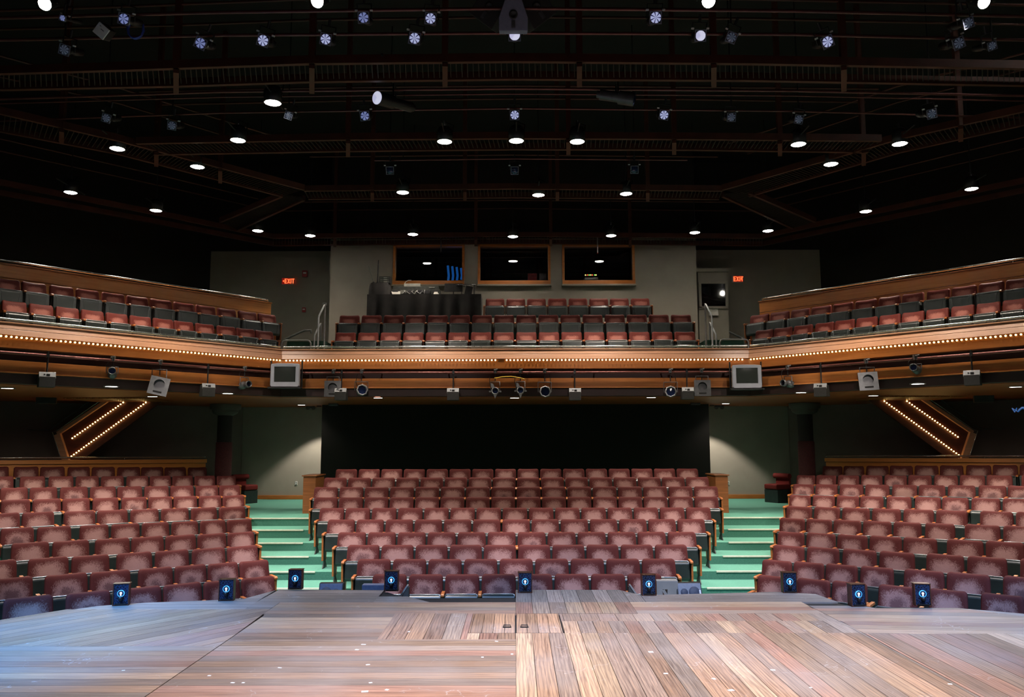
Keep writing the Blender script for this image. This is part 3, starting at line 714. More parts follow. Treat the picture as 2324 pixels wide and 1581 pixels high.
wing_seats(BALC_L, 'left', 50, lambda i, k, n, s: 'maroon seat on the left balcony wing, %s row, %s from the inner corner' % (('front', 'rear')[i], ORD[k]), 'balcony seats on the %s wing', True)
wing_seats(BALC_R, 'right', 50, lambda i, k, n, s: 'maroon seat on the right balcony wing, %s row, %s from the inner corner' % (('front', 'rear')[i], ORD[k]), 'balcony seats on the %s wing', True)
for i, (a, c, n, y) in enumerate(((-4.49, 4.49, 16, 20.2), (-4.59, 4.60, 16, 21.1), (-0.81, 3.68, 8, 22.0))):
    p = (c-a)/(n-0.06)
    for k in range(n):
        side = '%s from the left' % ORD[k] if k < (n+1)//2 else '%s from the right' % ORD[n-1-k]
        seat(a+p*(k+0.47), y, BZ[i], 0, p, p*0.92, 'maroon seat with folded pan, central balcony %s row, %s' % (('front', 'middle', 'back')[i], side),
             'balcony seats in the middle', True, (k == 0, k == n-1), black=(i == 0))

# ================================================================== STAGE
SZ = 0.9
OUT = [(-6.6, -1), (6.6, -1), (6.6, 8.9), (5.77, 9.6), (5.2, 9.95), (4.94, 10.06), (4.14, 10.06), (4.0, 10.2), (3.87, 10.83), (3.4, 10.98), (1.62, 10.75), (1.37, 11.14),
       (0.0, 11.15), (0.0, 10.69), (-1.38, 10.69), (-1.7, 11.1), (-3.2, 11.19), (-3.42, 10.55), (-3.86, 10.57), (-4.54, 10.3), (-4.93, 10.22), (-5.08, 10.05), (-6.6, 6.5)]
mb = MB(); mb.prism(OUT, 0.04, SZ-0.022)
struct(mb.build('floor_stage_base', 'stage_gap'))
def clip(poly, a, c):
    """keep the part of poly left of the directed line a->c"""
    o = []
    for i in range(len(poly)):
        p, q = poly[i], poly[(i+1) % len(poly)]
        sp = (c[0]-a[0])*(p[1]-a[1])-(c[1]-a[1])*(p[0]-a[0]); sq = (c[0]-a[0])*(q[1]-a[1])-(c[1]-a[1])*(q[0]-a[0])
        if sp >= 0: o.append(p)
        if sp*sq < 0:
            t = sp/(sp-sq); o.append((p[0]+(q[0]-p[0])*t, p[1]+(q[1]-p[1])*t))
    return o
def cliptri(poly, region):
    for i in range(len(region)): 
        poly = clip(poly, region[i], region[(i+1) % len(region)])
        if len(poly) < 3: return []
    return poly
TONES = [(0.33, 0.185, 0.105), (0.36, 0.20, 0.11), (0.30, 0.17, 0.11), (0.27, 0.185, 0.14), (0.38, 0.23, 0.13), (0.33, 0.155, 0.095), (0.29, 0.21, 0.16), (0.25, 0.165, 0.12), (0.40, 0.26, 0.15), (0.31, 0.15, 0.10)]
EDGE = [(0.20, 0.185, 0.18), (0.23, 0.205, 0.195), (0.185, 0.17, 0.165), (0.24, 0.21, 0.20)]
def boards(name, region, ang, wd, ph=0.0, tones=TONES, z=SZ, parent=None, gap=0.005, off=(0, 0)):
    """deck boards wd wide, running at angle ang, cut to a convex region (counter-clockwise)"""
    ca, sa = math.cos(ang), math.sin(ang)
    vs_ = [(-sa*p[0]+ca*p[1]) for p in region]; us = [(ca*p[0]+sa*p[1]) for p in region]
    k0 = math.floor((min(vs_)-ph)/wd); k1 = math.ceil((max(vs_)-ph)/wd)
    mb = MB(); tone = []; uvs = []
    for k in range(k0, k1+1):
        v0, v1 = ph+k*wd+gap/2, ph+(k+1)*wd-gap/2
        u = min(us)-0.01; seed = random.random()*50
        while u < max(us):
            ln = 40.0
            q = [(u, v0), (u+ln, v0), (u+ln, v1), (u, v1)]; u += ln
            poly = cliptri([(ca*a-sa*b_, sa*a+ca*b_) for a, b_ in q], region)
            if len(poly) < 3: continue
            o = len(mb.f); mb.prism([(x-off[0], y-off[1]) for x, y in poly], z-0.022-(0 if parent is None else 0), z)
            t = random.choice(tones); j = random.uniform(0.66, 1.22)
            tone += [(t[0]*j, t[1]*j, t[2]*j)]*(len(mb.f)-o)
            n = len(poly)
            full = [(p[0], p[1]) for p in poly]*2
            for f in mb.f[o:]:
                for vi in f:
                    p = full[vi-(mb.f[o][-1] if False else min(min(g) for g in mb.f[o:]))]
                    uvs.append((ca*p[0]+sa*p[1]+seed, -sa*p[0]+ca*p[1]+seed*3.1))
    me = bpy.data.meshes.new(name); me.from_pydata([tuple(p) for p in mb.v], [], mb.f); me.materials.append(MATS['stage_boards'])
    ul = me.uv_layers.new(name='boards')
    for i, c in enumerate(uvs): ul.data[i].uv = c
    ca_ = me.attributes.new('tone', 'FLOAT_COLOR', 'CORNER')
    i = 0
    for pi, f in enumerate(mb.f):
        for _ in f: ca_.data[i].color = (*tone[pi], 1); i += 1
    o = bpy.data.objects.new(name, me); COL.objects.link(o)
    if parent is not None: o.parent = parent
    else: struct(o)
    return o
W = 0.185
TONES[:] = [tuple(0.7*c+0.3*(0.3*t[0]+0.6*t[1]+0.1*t[2])*f for c, f in zip(t, (1.05, 1.0, 0.97))) for t in TONES]
# left half: boards across the stage; the middle strip and the right half run towards the seats
boards('floor_stage_left', [(-2.86, -1), (0, -1), (0, 8.4), (-2.86, 8.4)], 0, W)
boards('floor_stage_left', [(-2.86, 8.4), (-1.38, 8.4), (-1.38, 9.64), (-2.86, 9.64)], 0, W)
boards('floor_stage_left', [(-2.895, 9.64), (0, 9.64), (0, 10.3), (-2.895, 10.3)], 0, W)
boards('floor_stage_strip', [(-1.38, 8.4), (-0.49, 8.4), (-0.49, 9.64), (-1.38, 9.64)], PI/2, W)
boards('floor_stage_strip', [(-0.49, 8.4), (0.0, 8.4), (0.0, 8.66), (-0.49, 8.66)], PI/2, W)
boards('floor_stage_right', [(0, -1), (3.56, -1), (3.56, 8.66), (0, 8.66)], PI/2, 0.168)
boards('floor_stage_right', [(0.50, 8.66), (3.56, 8.66), (3.56, 9.23), (0.50, 9.23)], PI/2, 0.168)
boards('floor_stage_right', [(0.50, 9.23), (3.545, 9.23), (3.53, 9.62), (0.50, 9.62)], PI/2, 0.2, 0.07)
boards('floor_stage_right', [(0.0, 9.64), (1.4, 9.64), (1.4, 10.3), (0, 10.3)], PI/2, 0.2)
boards('floor_stage_right', [(1.4, 9.62), (3.525, 9.62), (3.515, 9.9), (3.5, 10.3), (1.4, 10.3)], 0, W)
# diagonal boards and the outer wings
boards('floor_stage_wing', [(-6.6, -1), (-2.87, -1), (-2.87, 8.14), (-6.6, 8.14)], 0, W)
boards('floor_stage_wing', [(-6.6, 8.14), (-2.87, 8.14), (-2.87, 8.6), (-2.9, 9.9), (-5.3, 9.9)], R(52), W)
boards('floor_stage_wing', [(3.57, -1), (6.6, -1), (6.6, 8.62), (3.57, 8.62)], PI/2, 0.2)
boards('floor_stage_wing', [(3.57, 8.62), (6.6, 8.62), (5.2, 9.92), (3.52, 9.9)], R(-4), W)
# greyed boards of the audience edge
boards('floor_stage_edge', [(-3.2, 10.3), (-1.75, 10.3), (-1.75, 11.13), (-3.16, 11.19)], 0, W, tones=EDGE)
boards('floor_stage_edge', [(-1.75, 10.3), (0, 10.3), (0, 10.69), (-1.38, 10.69), (-1.75, 11.13)], 0, W, tones=EDGE)
boards('floor_stage_edge', [(0, 10.3), (1.62, 10.3), (1.62, 10.75), (1.37, 11.14), (0, 11.15)], PI/2, 0.2, tones=EDGE)
boards('floor_stage_edge', [(1.62, 10.3), (3.95, 10.3), (3.87, 10.83), (3.4, 10.98), (1.62, 10.75)], 0, W, tones=EDGE)
boards('floor_stage_edge', [(3.5, 9.9), (5.2, 9.95), (4.94, 10.06), (4.14, 10.06), (3.97, 10.3), (3.5, 10.3)], 0, W, tones=EDGE)
boards('floor_stage_edge', [(-3.2, 9.9), (-2.9, 9.9), (-2.9, 10.3), (-3.2, 10.3)], 0, W, tones=EDGE)
boards('floor_stage_edge', [(-5.3, 9.9), (-3.2, 9.9), (-3.2, 10.55), (-3.86, 10.57), (-4.54, 10.3), (-4.93, 10.22), (-5.08, 10.05)], 0, W, tones=EDGE)
boards('floor_stage_edge', [(-3.42, 10.555), (-3.205, 10.555), (-3.195, 11.15)], 0, W, tones=EDGE)
boards('floor_stage_edge', [(5.2, 9.92), (6.6, 8.62), (6.6, 8.9), (5.77, 9.6)], 0, W, tones=EDGE)
# trapdoor: two leaves beside the centre seam
for sg, wh in ((-1, 'left'), (1, 'right')):
    c = (sg*0.247, 9.15)
    t = empty('trapdoor', (c[0], c[1], SZ-0.02), 0, 'flush wooden trapdoor leaf with dark pull handle, %s of the black centre slit' % wh, 'trapdoor', 'trapdoor leaves in the stage')
    x0, x1 = (-0.485, -0.01) if sg < 0 else (0.01, 0.485)
    boards('leaf', [(x0, 8.675), (x1, 8.675), (x1, 9.625), (x0, 9.625)], PI/2, 0.118, tones=[(0.33, 0.2, 0.125), (0.37, 0.225, 0.14), (0.30, 0.18, 0.115)], z=0.02, parent=t, off=c)
    mb = MB(); mb.box((-sg*0.155, -0.23, 0.024), (0.09, 0.03, 0.008)); mb.tube([(-sg*0.155-0.035, -0.23, 0.026), (-sg*0.155-0.035, -0.23, 0.045), (-sg*0.155+0.035, -0.23, 0.045), (-sg*0.155+0.035, -0.23, 0.026)], 0.006, 6)
    mb.build('handle', 'black_metal', t)
# little tape marks stuck on the boards
mb = MB()
for px, py, sx, sy in ((528, 1549, .07, .03), (552, 1549, .05, .03), (475, 1533, .06, .03), (825, 1462, .1, .03), (810, 1474, .08, .03), (835, 1508, .08, .03), (841, 1549, .06, .03), (878, 1565, .06, .04), (828, 1569, .12, .05),
                       (1162, 1484, .05, .03), (1095, 1491, .05, .03), (1477, 1479, .1, .06), (1511, 1528, .08, .04), (1620, 1540, .06, .05), (1659, 1566, .11, .05), (1754, 1520, .09, .04), (2156, 1552, .07, .03), (1127, 1455, .07, .02), (1840, 1560, .05, .02), (928, 1433, .05, .04), (635, 1515, .08, .02), (280, 1521, .06, .02)):
    p = atZ(px, py, SZ); mb.box((p.x, p.y, SZ+0.001), (sx*0.45, sy*0.7, 0.003), Matrix.Rotation(random.uniform(-.5, .5), 3, 'Z'))
tag(mb.build('tape_mark', 'tape_white'), 'scattered small white tape marks stuck on the stage boards', 'tape', kind='stuff')

# black service ledge below the stage lip, carries the monitors
for sg in (-1, 1):
    mb = MB(); mb.prism([(sg*1.15, 10.9 if sg > 0 else 11.0), (sg*3.35, 11.1), (sg*3.4, 11.62), (sg*1.15, 11.6)] if sg > 0 else [(sg*1.75, 11.13), (sg*3.1, 11.22), (sg*3.1, 11.62), (sg*1.3, 11.6), (sg*1.45, 10.75)], 0.05, 0.66)
    struct(mb.build('floor_service_ledge', 'stage_gap'))

# ------------------------------------------------------------------ footlights
FL = [(271, 1375, 14, 'leftmost of the row'), (511, 1364, 6, 'second from the left end of the row'),
      (668, 1338, 0, 'in front of the left green aisle'), (887, 1342, 0, 'beside the left grey wedge brace'), (1192, 1346, 0, 'just right of the centre seam'),
      (1474, 1352, 0, 'between grey wedge and grey step box'), (1795, 1346, -3, 'before the right block, by the aisle'),
      (1952, 1377, 6, 'second from the right end'), (2098, 1376, -10, 'rightmost of the row')]
for px, py, yaw, wh in FL:
    p = atZ(px, py, SZ)
    s = 0.187/0.19
    r = empty('footlight', (p.x, p.y+0.02, SZ), R(yaw), 'embossed dark tin footlight with glowing blue lens, '+wh, 'footlight', 'footlights along the stage edge')
    mb = MB()
    hw, d, h = 0.092, 0.10, 0.262
    mb.box((-hw+0.005, d/2, h/2), (0.01, d, h)); mb.box((hw-0.005, d/2, h/2), (0.01, d, h)); mb.box((0, d-0.005, h/2), (2*hw, 0.01, h)); mb.box((0, d/2, 0.006), (2*hw, d, 0.012))
    mb.box((0, d/2+0.01, h-0.004), (2*hw+0.008, d+0.01, 0.008))
    mb.build('housing', 'dark_panel', r, bev=0.002)
    mb = MB(); mb.box((0, 0.016, h/2), (2*hw-0.02, 0.012, h-0.02)); mb.build('front_plate', 'embossed_tin', r)
    mb = MB(); mb.lathe([(0.030, 0.0), (0.041, 0.004), (0.041, 0.014), (0.034, 0.016)], 24, 'Y', (0, 0.012, 0.145)); mb.build('lens_ring', 'foot_lens', r)
    mb = MB(); mb.disc((0, 0.002, 0.145), 0.036, 24); mb.build('lens', 'lens_off', r)
    mb = MB(); mb.sphere((0.0, -0.002, 0.15), 0.013, 8); mb.box((0, -0.001, 0.135), (0.012, 0.008, 0.035)); mb.build('lamp_core', 'foot_core', r)
    mb = MB(); mb.lathe([(0.002, 0.02), (0.028, 0.018), (0.024, -0.02), (0.008, -0.035), (0.002, -0.036)], 16, 'Z', (0, -0.008, 0.088)); mb.box((0, 0.0, 0.02), (0.13, 0.012, 0.016)); mb.build('bracket', 'black_metal', r)
    # its own small glow
    l = spot((p.x, p.y-0.03, SZ+0.15), (p.x, p.y-3, SZ+0.4), 0.3, (0.15, 0.5, 1.0), 120, 1.0, 0.03, 'footlight_lamp')

# ------------------------------------------------------------------ floor monitors and grey braces beyond the lip
def monitor(x, y, yaw, mt, wd, label, flip):
    r = empty('floor_monitor', (x, y, 0.66), R(yaw), label, 'speaker', 'wedge monitors at the stage edge')
    mb = MB(); mb.prism([(-0.10, 0.0), (0.16, 0.0), (0.20, 0.06), (0.10, 0.285), (0.0, 0.285-0.0), (-0.10, 0.04)], -wd/2, wd/2, 'X'); mb.build('cabinet', 'black_metal', r, bev=0.008)
    # sloping grille faces the stage
    a = math.atan2(0.245, 0.10); ln = math.hypot(0.245, 0.10)
    m3 = Matrix.Rotation(a, 3, 'X')
    mb = MB(); mb.box(Vector((0, -0.052, 0.163))+Vector((0, -0.008, 0.003)), (wd-0.03, ln-0.02, 0.012), m3); mb.build('grille', mt, r, bev=0.004)
    for cx, rr in ((-flip*wd*0.22, 0.05), (flip*wd*0.18, 0.075)):
        mb = MB(); mb.lathe([(rr, 0.0), (rr*0.96, 0.004), (rr*0.3, 0.001), (0.002, 0.004)], 24, 'Z', Vector((cx, -0.07, 0.172)), rot=m3); mb.build('driver', 'monitor_dark', r)
    mb = MB(); mb.box((flip*wd*0.40, -0.072, 0.175), (0.022, 0.05, 0.006), m3); mb.build('badge', 'tape_white', r)
    mb = MB(); mb.lathe([(0.018, 0), (0.018, 0.006), (0.002, 0.006)], 14, 'Z', Vector((-flip*wd*0.40, -0.105, 0.082)), rot=m3); mb.build('port', 'stage_gap', r)
p = atY(752, 1346, 11.42); monitor(p.x, 11.42, 2, 'monitor_blue', 0.33, 'dark blue wedge monitor with two drivers, foot of the left aisle', -1)
p = atY(1563, 1346, 11.42); monitor(p.x, 11.42, 3, 'monitor_grey', 0.345, 'pale grey wedge monitor with round driver, foot of the right aisle', 1)
for x0, sg, lab in ((1441, 1, 'grey wooden wedge brace leaning right of the stage tongue'), (914, -1, 'grey wooden wedge brace left of the stage notch')):
    p = atY(x0, 1352, 11.3)
    r = empty('wedge_brace', (p.x, 11.3, 0.66), 0, lab, 'brace')
    mb = MB(); mb.prism([(-sg*0.08, 0.0), (sg*0.10, 0.0), (-sg*0.06, 0.25), (-sg*0.08, 0.25)], 0.0, 0.10, 'Y'); mb.build('side_board', 'ply_dark', r, bev=0.003)
    mb = MB(); mb.bar((sg*0.115, 0.05, 0.01), (-sg*0.06, 0.05, 0.27), 0.12, 0.022, up=Vector((0, -1, 0)).cross(Vector((0.5, 0, 1)))); mb.build('top_board', 'ply', r, bev=0.003)
for x0, w_, h_, mt, lab in ((1513, 0.29, 0.315, 'ply', 'pale grey step box with cut-out beside the right wedge monitor'), (848, 0.30, 0.265, 'monitor_blue', 'low blue step box beside the left footlight')):
    p = atY(x0, 1350, 11.45)
    r = empty('step_box', (p.x, 11.45, 0.66), 0, lab, 'box')
    mb = MB(); mb.box((-w_*0.36, 0, h_/2), (w_*0.28, 0.14, h_)); mb.box((w_*0.25, 0, h_/2), (w_*0.5, 0.14, h_)); mb.box((-w_*0.11, 0, h_*0.82), (w_*0.25, 0.14, h_*0.36)); mb.build('box_body', mt, r, bev=0.004)
    mb = MB(); mb.bar((-w_*0.2, -0.06, h_*0.62), (w_*0.0, -0.06, 0.1), 0.03, 0.04); mb.build('strut', mt, r)

# ================================================================== BALCONY RAILS, BULBS
def rail(name, pts, posts, label, cat='rail', rad=0.024, mt='chrome', post_dz=0.05, group=None):
    """a tube on short stems"""
    r = empty(name, pts[len(pts)//2], 0, label, cat, group)
    o = Vector(pts[len(pts)//2])
    mb = MB(); mb.tube([Vector(p)-o for p in pts], rad, 10); mb.build('rail_tube', mt, r)
    for q in posts:
        mb = MB(); mb.cyl(Vector(q)-o, Vector(q)-o-Vector((0, 0, post_dz)), 0.011, n=8); mb.build('rail_post', mt, r)
    return r
RZ = 5.135
for sg, nm in ((-1, 'left'), (1, 'right')):
    a = bw(sg, 0, 0.09); e = bw(sg, WL, 0.09)
    ps = [bw(sg, s, 0.09) for s in (0.4, 1.6, 2.8, 4.0, 5.2, 6.4, 7.6)]
    rail('guard_rail', [(a[0], a[1], RZ), (e[0], e[1], RZ)], [(q[0], q[1], RZ) for q in ps], 'steel guard rail along the %s balcony wing front' % nm, group='balcony guard rails')
rail('guard_rail', [(-CX, BY+0.09, RZ), (CX, BY+0.09, RZ)], [(x, BY+0.09, RZ) for x in (-5, -3.6, -2.2, -0.8, 0.8, 2.2, 3.6, 5)], 'straight steel guard rail along the central balcony front', group='balcony guard rails')
bm_ = MB(); bm_.sphere((0, 0, 0), 0.0185, 6); BULB = bm_.mesh('bulb', 'bulb'); BULBP = bm_.mesh('bulb', 'bulb_pale')
def string(pts, n, label, group, me=BULB):
    """n bulbs evenly along pts[0]..pts[1], on a thin strip"""
    a, c = Vector(pts[0]), Vector(pts[1]); mid = (a+c)/2
    r = empty('string_light', mid, 0, label, 'string light', group)
    mb = MB(); mb.bar(a-mid+Vector((0, 0.024, 0)), c-mid+Vector((0, 0.024, 0)), 0.016, 0.016); mb.build('cable_strip', 'dark_panel', r)
    for k in range(n):
        p = a+(c-a)*(k/(n-1))-mid
        child('bulb', me, r, p)
BUZ = 4.80
string(((*bw(-1, 0.06, 0.0), BUZ), (*bw(-1, 7.0, 0.0), BUZ)), 82, 'row of small warm bulbs along the left balcony wing front', 'marquee bulbs on the balcony')
string(((*bw(1, 0.06, 0.0), BUZ), (*bw(1, 7.0, 0.0), BUZ)), 82, 'row of small warm bulbs along the right balcony wing front', 'marquee bulbs on the balcony')
string(((-CX+0.1, BY-0.005, BUZ), (-0.47, BY-0.005, BUZ)), 59, 'row of warm bulbs on the central balcony front, left of the gap', 'marquee bulbs on the balcony', BULBP)
string(((-0.2, BY-0.005, BUZ), (5.40, BY-0.005, BUZ)), 65, 'row of warm bulbs on the central balcony front, right of the gap', 'marquee bulbs on the balcony', BULBP)

# wooden parapet and rail behind the wing seats of the balcony
for sg, nm in ((-1, 'left'), (1, 'right')):
    # measured line behind the rear row
    a = Vector((sg*6.52, 21.5, 0)); u = Vector((sg*math.cos(BANG), -math.sin(BANG), 0)); c = a+u*9.0
    ln = 9.0; rz = math.atan2((c-a).y, (c-a).x)
    if sg < 0: rz += PI
    mid = (a+c)/2
    r = empty('parapet', (mid.x, mid.y, BZ[1]), rz, 'honey-wood parapet with ledge behind the rear seats of the %s balcony wing' % nm, 'parapet', 'parapets behind the balcony wings')
    H = 6.55-BZ[1]
    for z0, z1 in ((0, H*0.5), (H*0.5+0.008, H*0.78), (H*0.78+0.008, H)):
        mb = MB(); mb.box((0, 0.06, (z0+z1)/2), (ln, 0.12, z1-z0)); mb.build('panel_board', 'parapet_wood', r, bev=0.003)
    mb = MB(); mb.box((0, 0.05, H+0.015), (ln+0.02, 0.18, 0.03)); mb.build('ledge', 'fascia_wood', r, bev=0.006)
    n = Vector((math.sin(BANG)*sg, math.cos(BANG), 0))*0.05
    z = 6.55+0.10
    pts = [a+n+u*0.06+Vector((0, 0, 6.56)), a+n+u*0.06+Vector((0, 0, z-0.02)), a+n+u*0.1+Vector((0, 0, z)), c+n+Vector((0, 0, z))]
    rail('handrail', pts, [a+n+u*s+Vector((0, 0, z)) for s in (0.9, 2.2, 3.5, 4.8, 6.1, 7.4)], 'steel tube rail on top of the %s balcony wing parapet' % nm, rad=0.022, post_dz=0.08, group='rails on the parapets')

# chrome loops and stair rails in the balcony aisles
for sg, nm in ((-1, 'left'), (1, 'right')):
    x0, x1 = sg*4.93, sg*5.62
    r = empty('aisle_guard', ((x0+x1)/2, 19.5, BZ[0]), 0, 'low steel guard loop at the front of the %s balcony aisle' % nm, 'rail', 'balcony aisle guards')
    q = lambda x, z: Vector((x-(x0+x1)/2, 0, z-BZ[0]))
    xa, xb = min(x0, x1), max(x0, x1)
    mb = MB(); mb.tube([q(xa, 4.72), q(xa, 5.24), q(xa+0.03, 5.29), q(xa+0.08, 5.31), q(xb-0.08, 5.31), q(xb-0.03, 5.29), q(xb, 5.24), q(xb, 4.72)], 0.022, 8); mb.build('loop_tube', 'dull_rail', r)
    for y, zt, x in ((19.6, 5.98, sg*4.78), (20.2, 5.6, sg*5.02)):
        r = empty('stair_rail', (x, y, BZ[0]), 0, '%s pale steel stair rail at the %s end of the central balcony seats' % ('taller' if zt > 5.9 else 'shorter', nm), 'rail', 'balcony stair rails')
        zz = zt-BZ[0]
        mb = MB(); mb.tube([(0, 0, 0.0), (0, 0, zz-0.12), (0, 0.03, zz-0.06), (-sg*0.03, 0.45, zz+0.28), (-sg*0.03, 0.5, zz+0.30), (-sg*0.03, 0.52, zz+0.22), (-sg*0.03, 0.52, 0.3)], 0.021, 8); mb.build('rail_tube', 'pale_metal', r)

# ------------------------------------------------------------------ pipe under the balcony front with hung gear
PZ = 4.50
def pw(sg, s): return bw(sg, s, -0.06)
for sg, nm in ((-1, 'left'), (1, 'right')):
    a = pw(sg, -0.02); e = pw(sg, WL)
    mid = Vector(((a[0]+e[0])/2, (a[1]+e[1])/2, PZ))
    r = empty('lighting_pipe', mid, 0, 'dark red lighting pipe under the %s balcony wing front' % nm, 'pipe', 'lighting pipes')
    mb = MB(); mb.tube([Vector((*a, PZ))-mid, Vector((*e, PZ))-mid], 0.028, 10); mb.build('pipe_tube', 'pipe_paint', r)
    for s in (0.6, 2.4, 4.2, 6.0, 7.8):
        p = Vector((*pw(sg, s), PZ))-mid; q = Vector((*bw(sg, s, 0.28), PZ))-mid
        mb = MB(); mb.bar(p, q, 0.03, 0.03); mb.build('pipe_bracket', 'pipe_paint', r)
r = empty('lighting_pipe', (0, BY-0.06, PZ), 0, 'straight dark red lighting pipe under the central balcony front', 'pipe', 'lighting pipes')
mb = MB(); mb.tube([(-CX-0.02, 0, 0), (CX+0.02, 0, 0)], 0.028, 10); mb.build('pipe_tube', 'pipe_paint', r)
for x in (-4.9, -3.2, -1.6, 0.3, 1.9, 3.5, 5.0):
    mb = MB(); mb.bar((x, 0, 0), (x, 0.33, 0), 0.03, 0.03); mb.build('pipe_bracket', 'pipe_paint', r)
def pipe_at(px):
    """the point of the pipe seen at column px, with the heading of that run"""
    if 640 <= px <= 1697: p = atY(px, 845, BY-0.06); return Vector((p.x, p.y, PZ)), 0.0
    sg = -1 if px < 640 else 1
    p = onplane(px, 830, pw(sg, 0), math.atan2(-math.sin(BANG), sg*math.cos(BANG)))
    return Vector((p.x, p.y, PZ)), (R(50) if sg < 0 else -R(50))
def scale_at(p): return (p-CAM).dot(FWD)/F       # metres per pixel at that distance
def clampgear(r, drop):
    mb = MB(); mb.box((0, -0.0, 0.03), (0.07, 0.075, 0.10)); mb.cyl((-0.02, -0.045, 0.05), (0.06, -0.05, 0.075), 0.018, n=8); mb.cyl((0.01, -0.05, -0.02), (0.01, -0.05, 0.09), 0.012, n=8); mb.build('pipe_clamp', 'dark_grey_metal', r, bev=0.004)
    mb = MB(); mb.tube([(0, 0, -0.02), (0, -0.01, -drop)], 0.012, 6); mb.build('hanger_stem', 'black_metal', r)
def par(px, dy, yaw, pitch, kind, label):
    """lantern hung from the pipe; kind 'spot' long barrel, 'par' octagonal can, 'doors' small can with side clips"""
    p, h = pipe_at(px)
    r = empty('stage_light', p, 0, label, 'stage light', 'lanterns on the balcony pipe')
    drop = dy*scale_at(p)
    clampgear(r, drop*0.45)
    b = empty('yoke', (0, -0.01, -drop), rot=(R(pitch), 0, R(yaw))); b.parent = r
    rad, ln = {'spot': (0.075, 0.36), 'par': (0.125, 0.24), 'doors': (0.075, 0.26)}[kind]
    mb = MB(); mb.tube([(-rad-0.03, 0, -0.0), (-rad-0.03, 0, drop*0.5), (rad+0.03, 0, drop*0.5), (rad+0.03, 0, 0.0)], 0.011, 6)
    ym = mb.mesh('yoke', 'dark_grey_metal'); bpy.data.objects.remove(b)
    b = bpy.data.objects.new('yoke', ym); COL.objects.link(b); b.parent = r; b.location = (0, -0.01, -drop); b.rotation_euler = (0, 0, R(yaw))
    rot = (Matrix.Rotation(R(yaw), 3, 'Z') @ Matrix.Rotation(R(pitch), 3, 'X'))
    o = Vector((0, -0.01, -drop))
    n = 8 if kind == 'par' else 20
    mb = MB()
    if kind == 'spot':
        mb.lathe([(0.001, -0.20), (0.07, -0.20), (0.085, -0.14), (0.085, 0.0), (0.055, 0.02), (0.055, 0.10), (rad, 0.12), (rad, 0.20), (rad-0.012, 0.20), (rad-0.014, 0.13)], n, 'Y')
    elif kind == 'par':
        mb.lathe([(0.001, -0.20), (0.06, -0.19), (0.10, -0.10), (0.125, 0.02), (0.125, 0.10), (0.14, 0.105), (0.14, 0.12), (0.108, 0.12), (0.108, 0.06)], n, 'Y')
    else:
        mb.lathe([(0.001, -0.16), (0.06, -0.15), (0.075, 0.0), (0.09, 0.02), (0.09, 0.09), (0.066, 0.09), (0.066, 0.04)], n, 'Y')
        for s in (-1, 1): mb.box((s*0.12, -0.06, -0.01), (0.05, 0.02, 0.035)); 
        mb.prism([(-0.05, -0.06), (0.05, -0.06), (0.0, -0.19)], -0.09, -0.085, 'Y'); mb.prism([(-0.09, 0.07), (0.0, 0.07), (-0.05, 0.17), (-0.10, 0.18)], -0.09, -0.085, 'Y')
    mt = {'spot': 'dark_grey_metal', 'par': 'grey_metal', 'doors': 'grey_metal'}[kind]
    hb = mb.build('housing', mt, r); hb.location = o; hb.rotation_euler = rot.to_euler()
    mb = MB(); mb.lathe([(0.0005, 0.135 if kind == 'spot' else 0.07), (rad*0.8, 0.128 if kind == 'spot' else 0.062)], 20, 'Y'); l = mb.build('lens', 'lens_off', r); l.location = o; l.rotation_euler = rot.to_euler()
    mb = MB(); c = random.choice((-1, 1)); mb.tube([(c*0.03, 0.02, 0.03), (c*0.12, 0.03, -0.05), (c*0.14, 0.02, -drop*0.5), (c*0.06, 0.06, -drop-0.0)], 0.007, 6); mb.build('power_cable', 'black_metal', r)
par(256, 30, 25, -12, 'spot', 'black barrel spotlight left of the tilted square-plate fixture, left wing')
par(556, 34, 52, -5, 'spot', 'grey barrel spotlight beside the left television, aimed right')
par(821, 41, 22, -8, 'par', 'round flared can light beside the left grey square-plate fixture')
par(1124, 43, 0, -5, 'doors', 'small grey can with top shield, first of the three centre lights')
par(1181, 42, 0, -5, 'doors', 'small grey can with clips, middle of the three centre lights')
par(1236, 45, 4, -3, 'par', 'large octagonal grey can, last of the three centre lights')
par(1521, 46, -10, -6, 'par', 'round can with bright lens left of the right grey square-plate fixture')
par(1787, 34, -58, -4, 'spot', 'dark barrel spotlight beside the right television, aimed left')
par(2078, 24, -40, -8, 'spot', 'black barrel spotlight on the right wing beside the square-plate fixture')
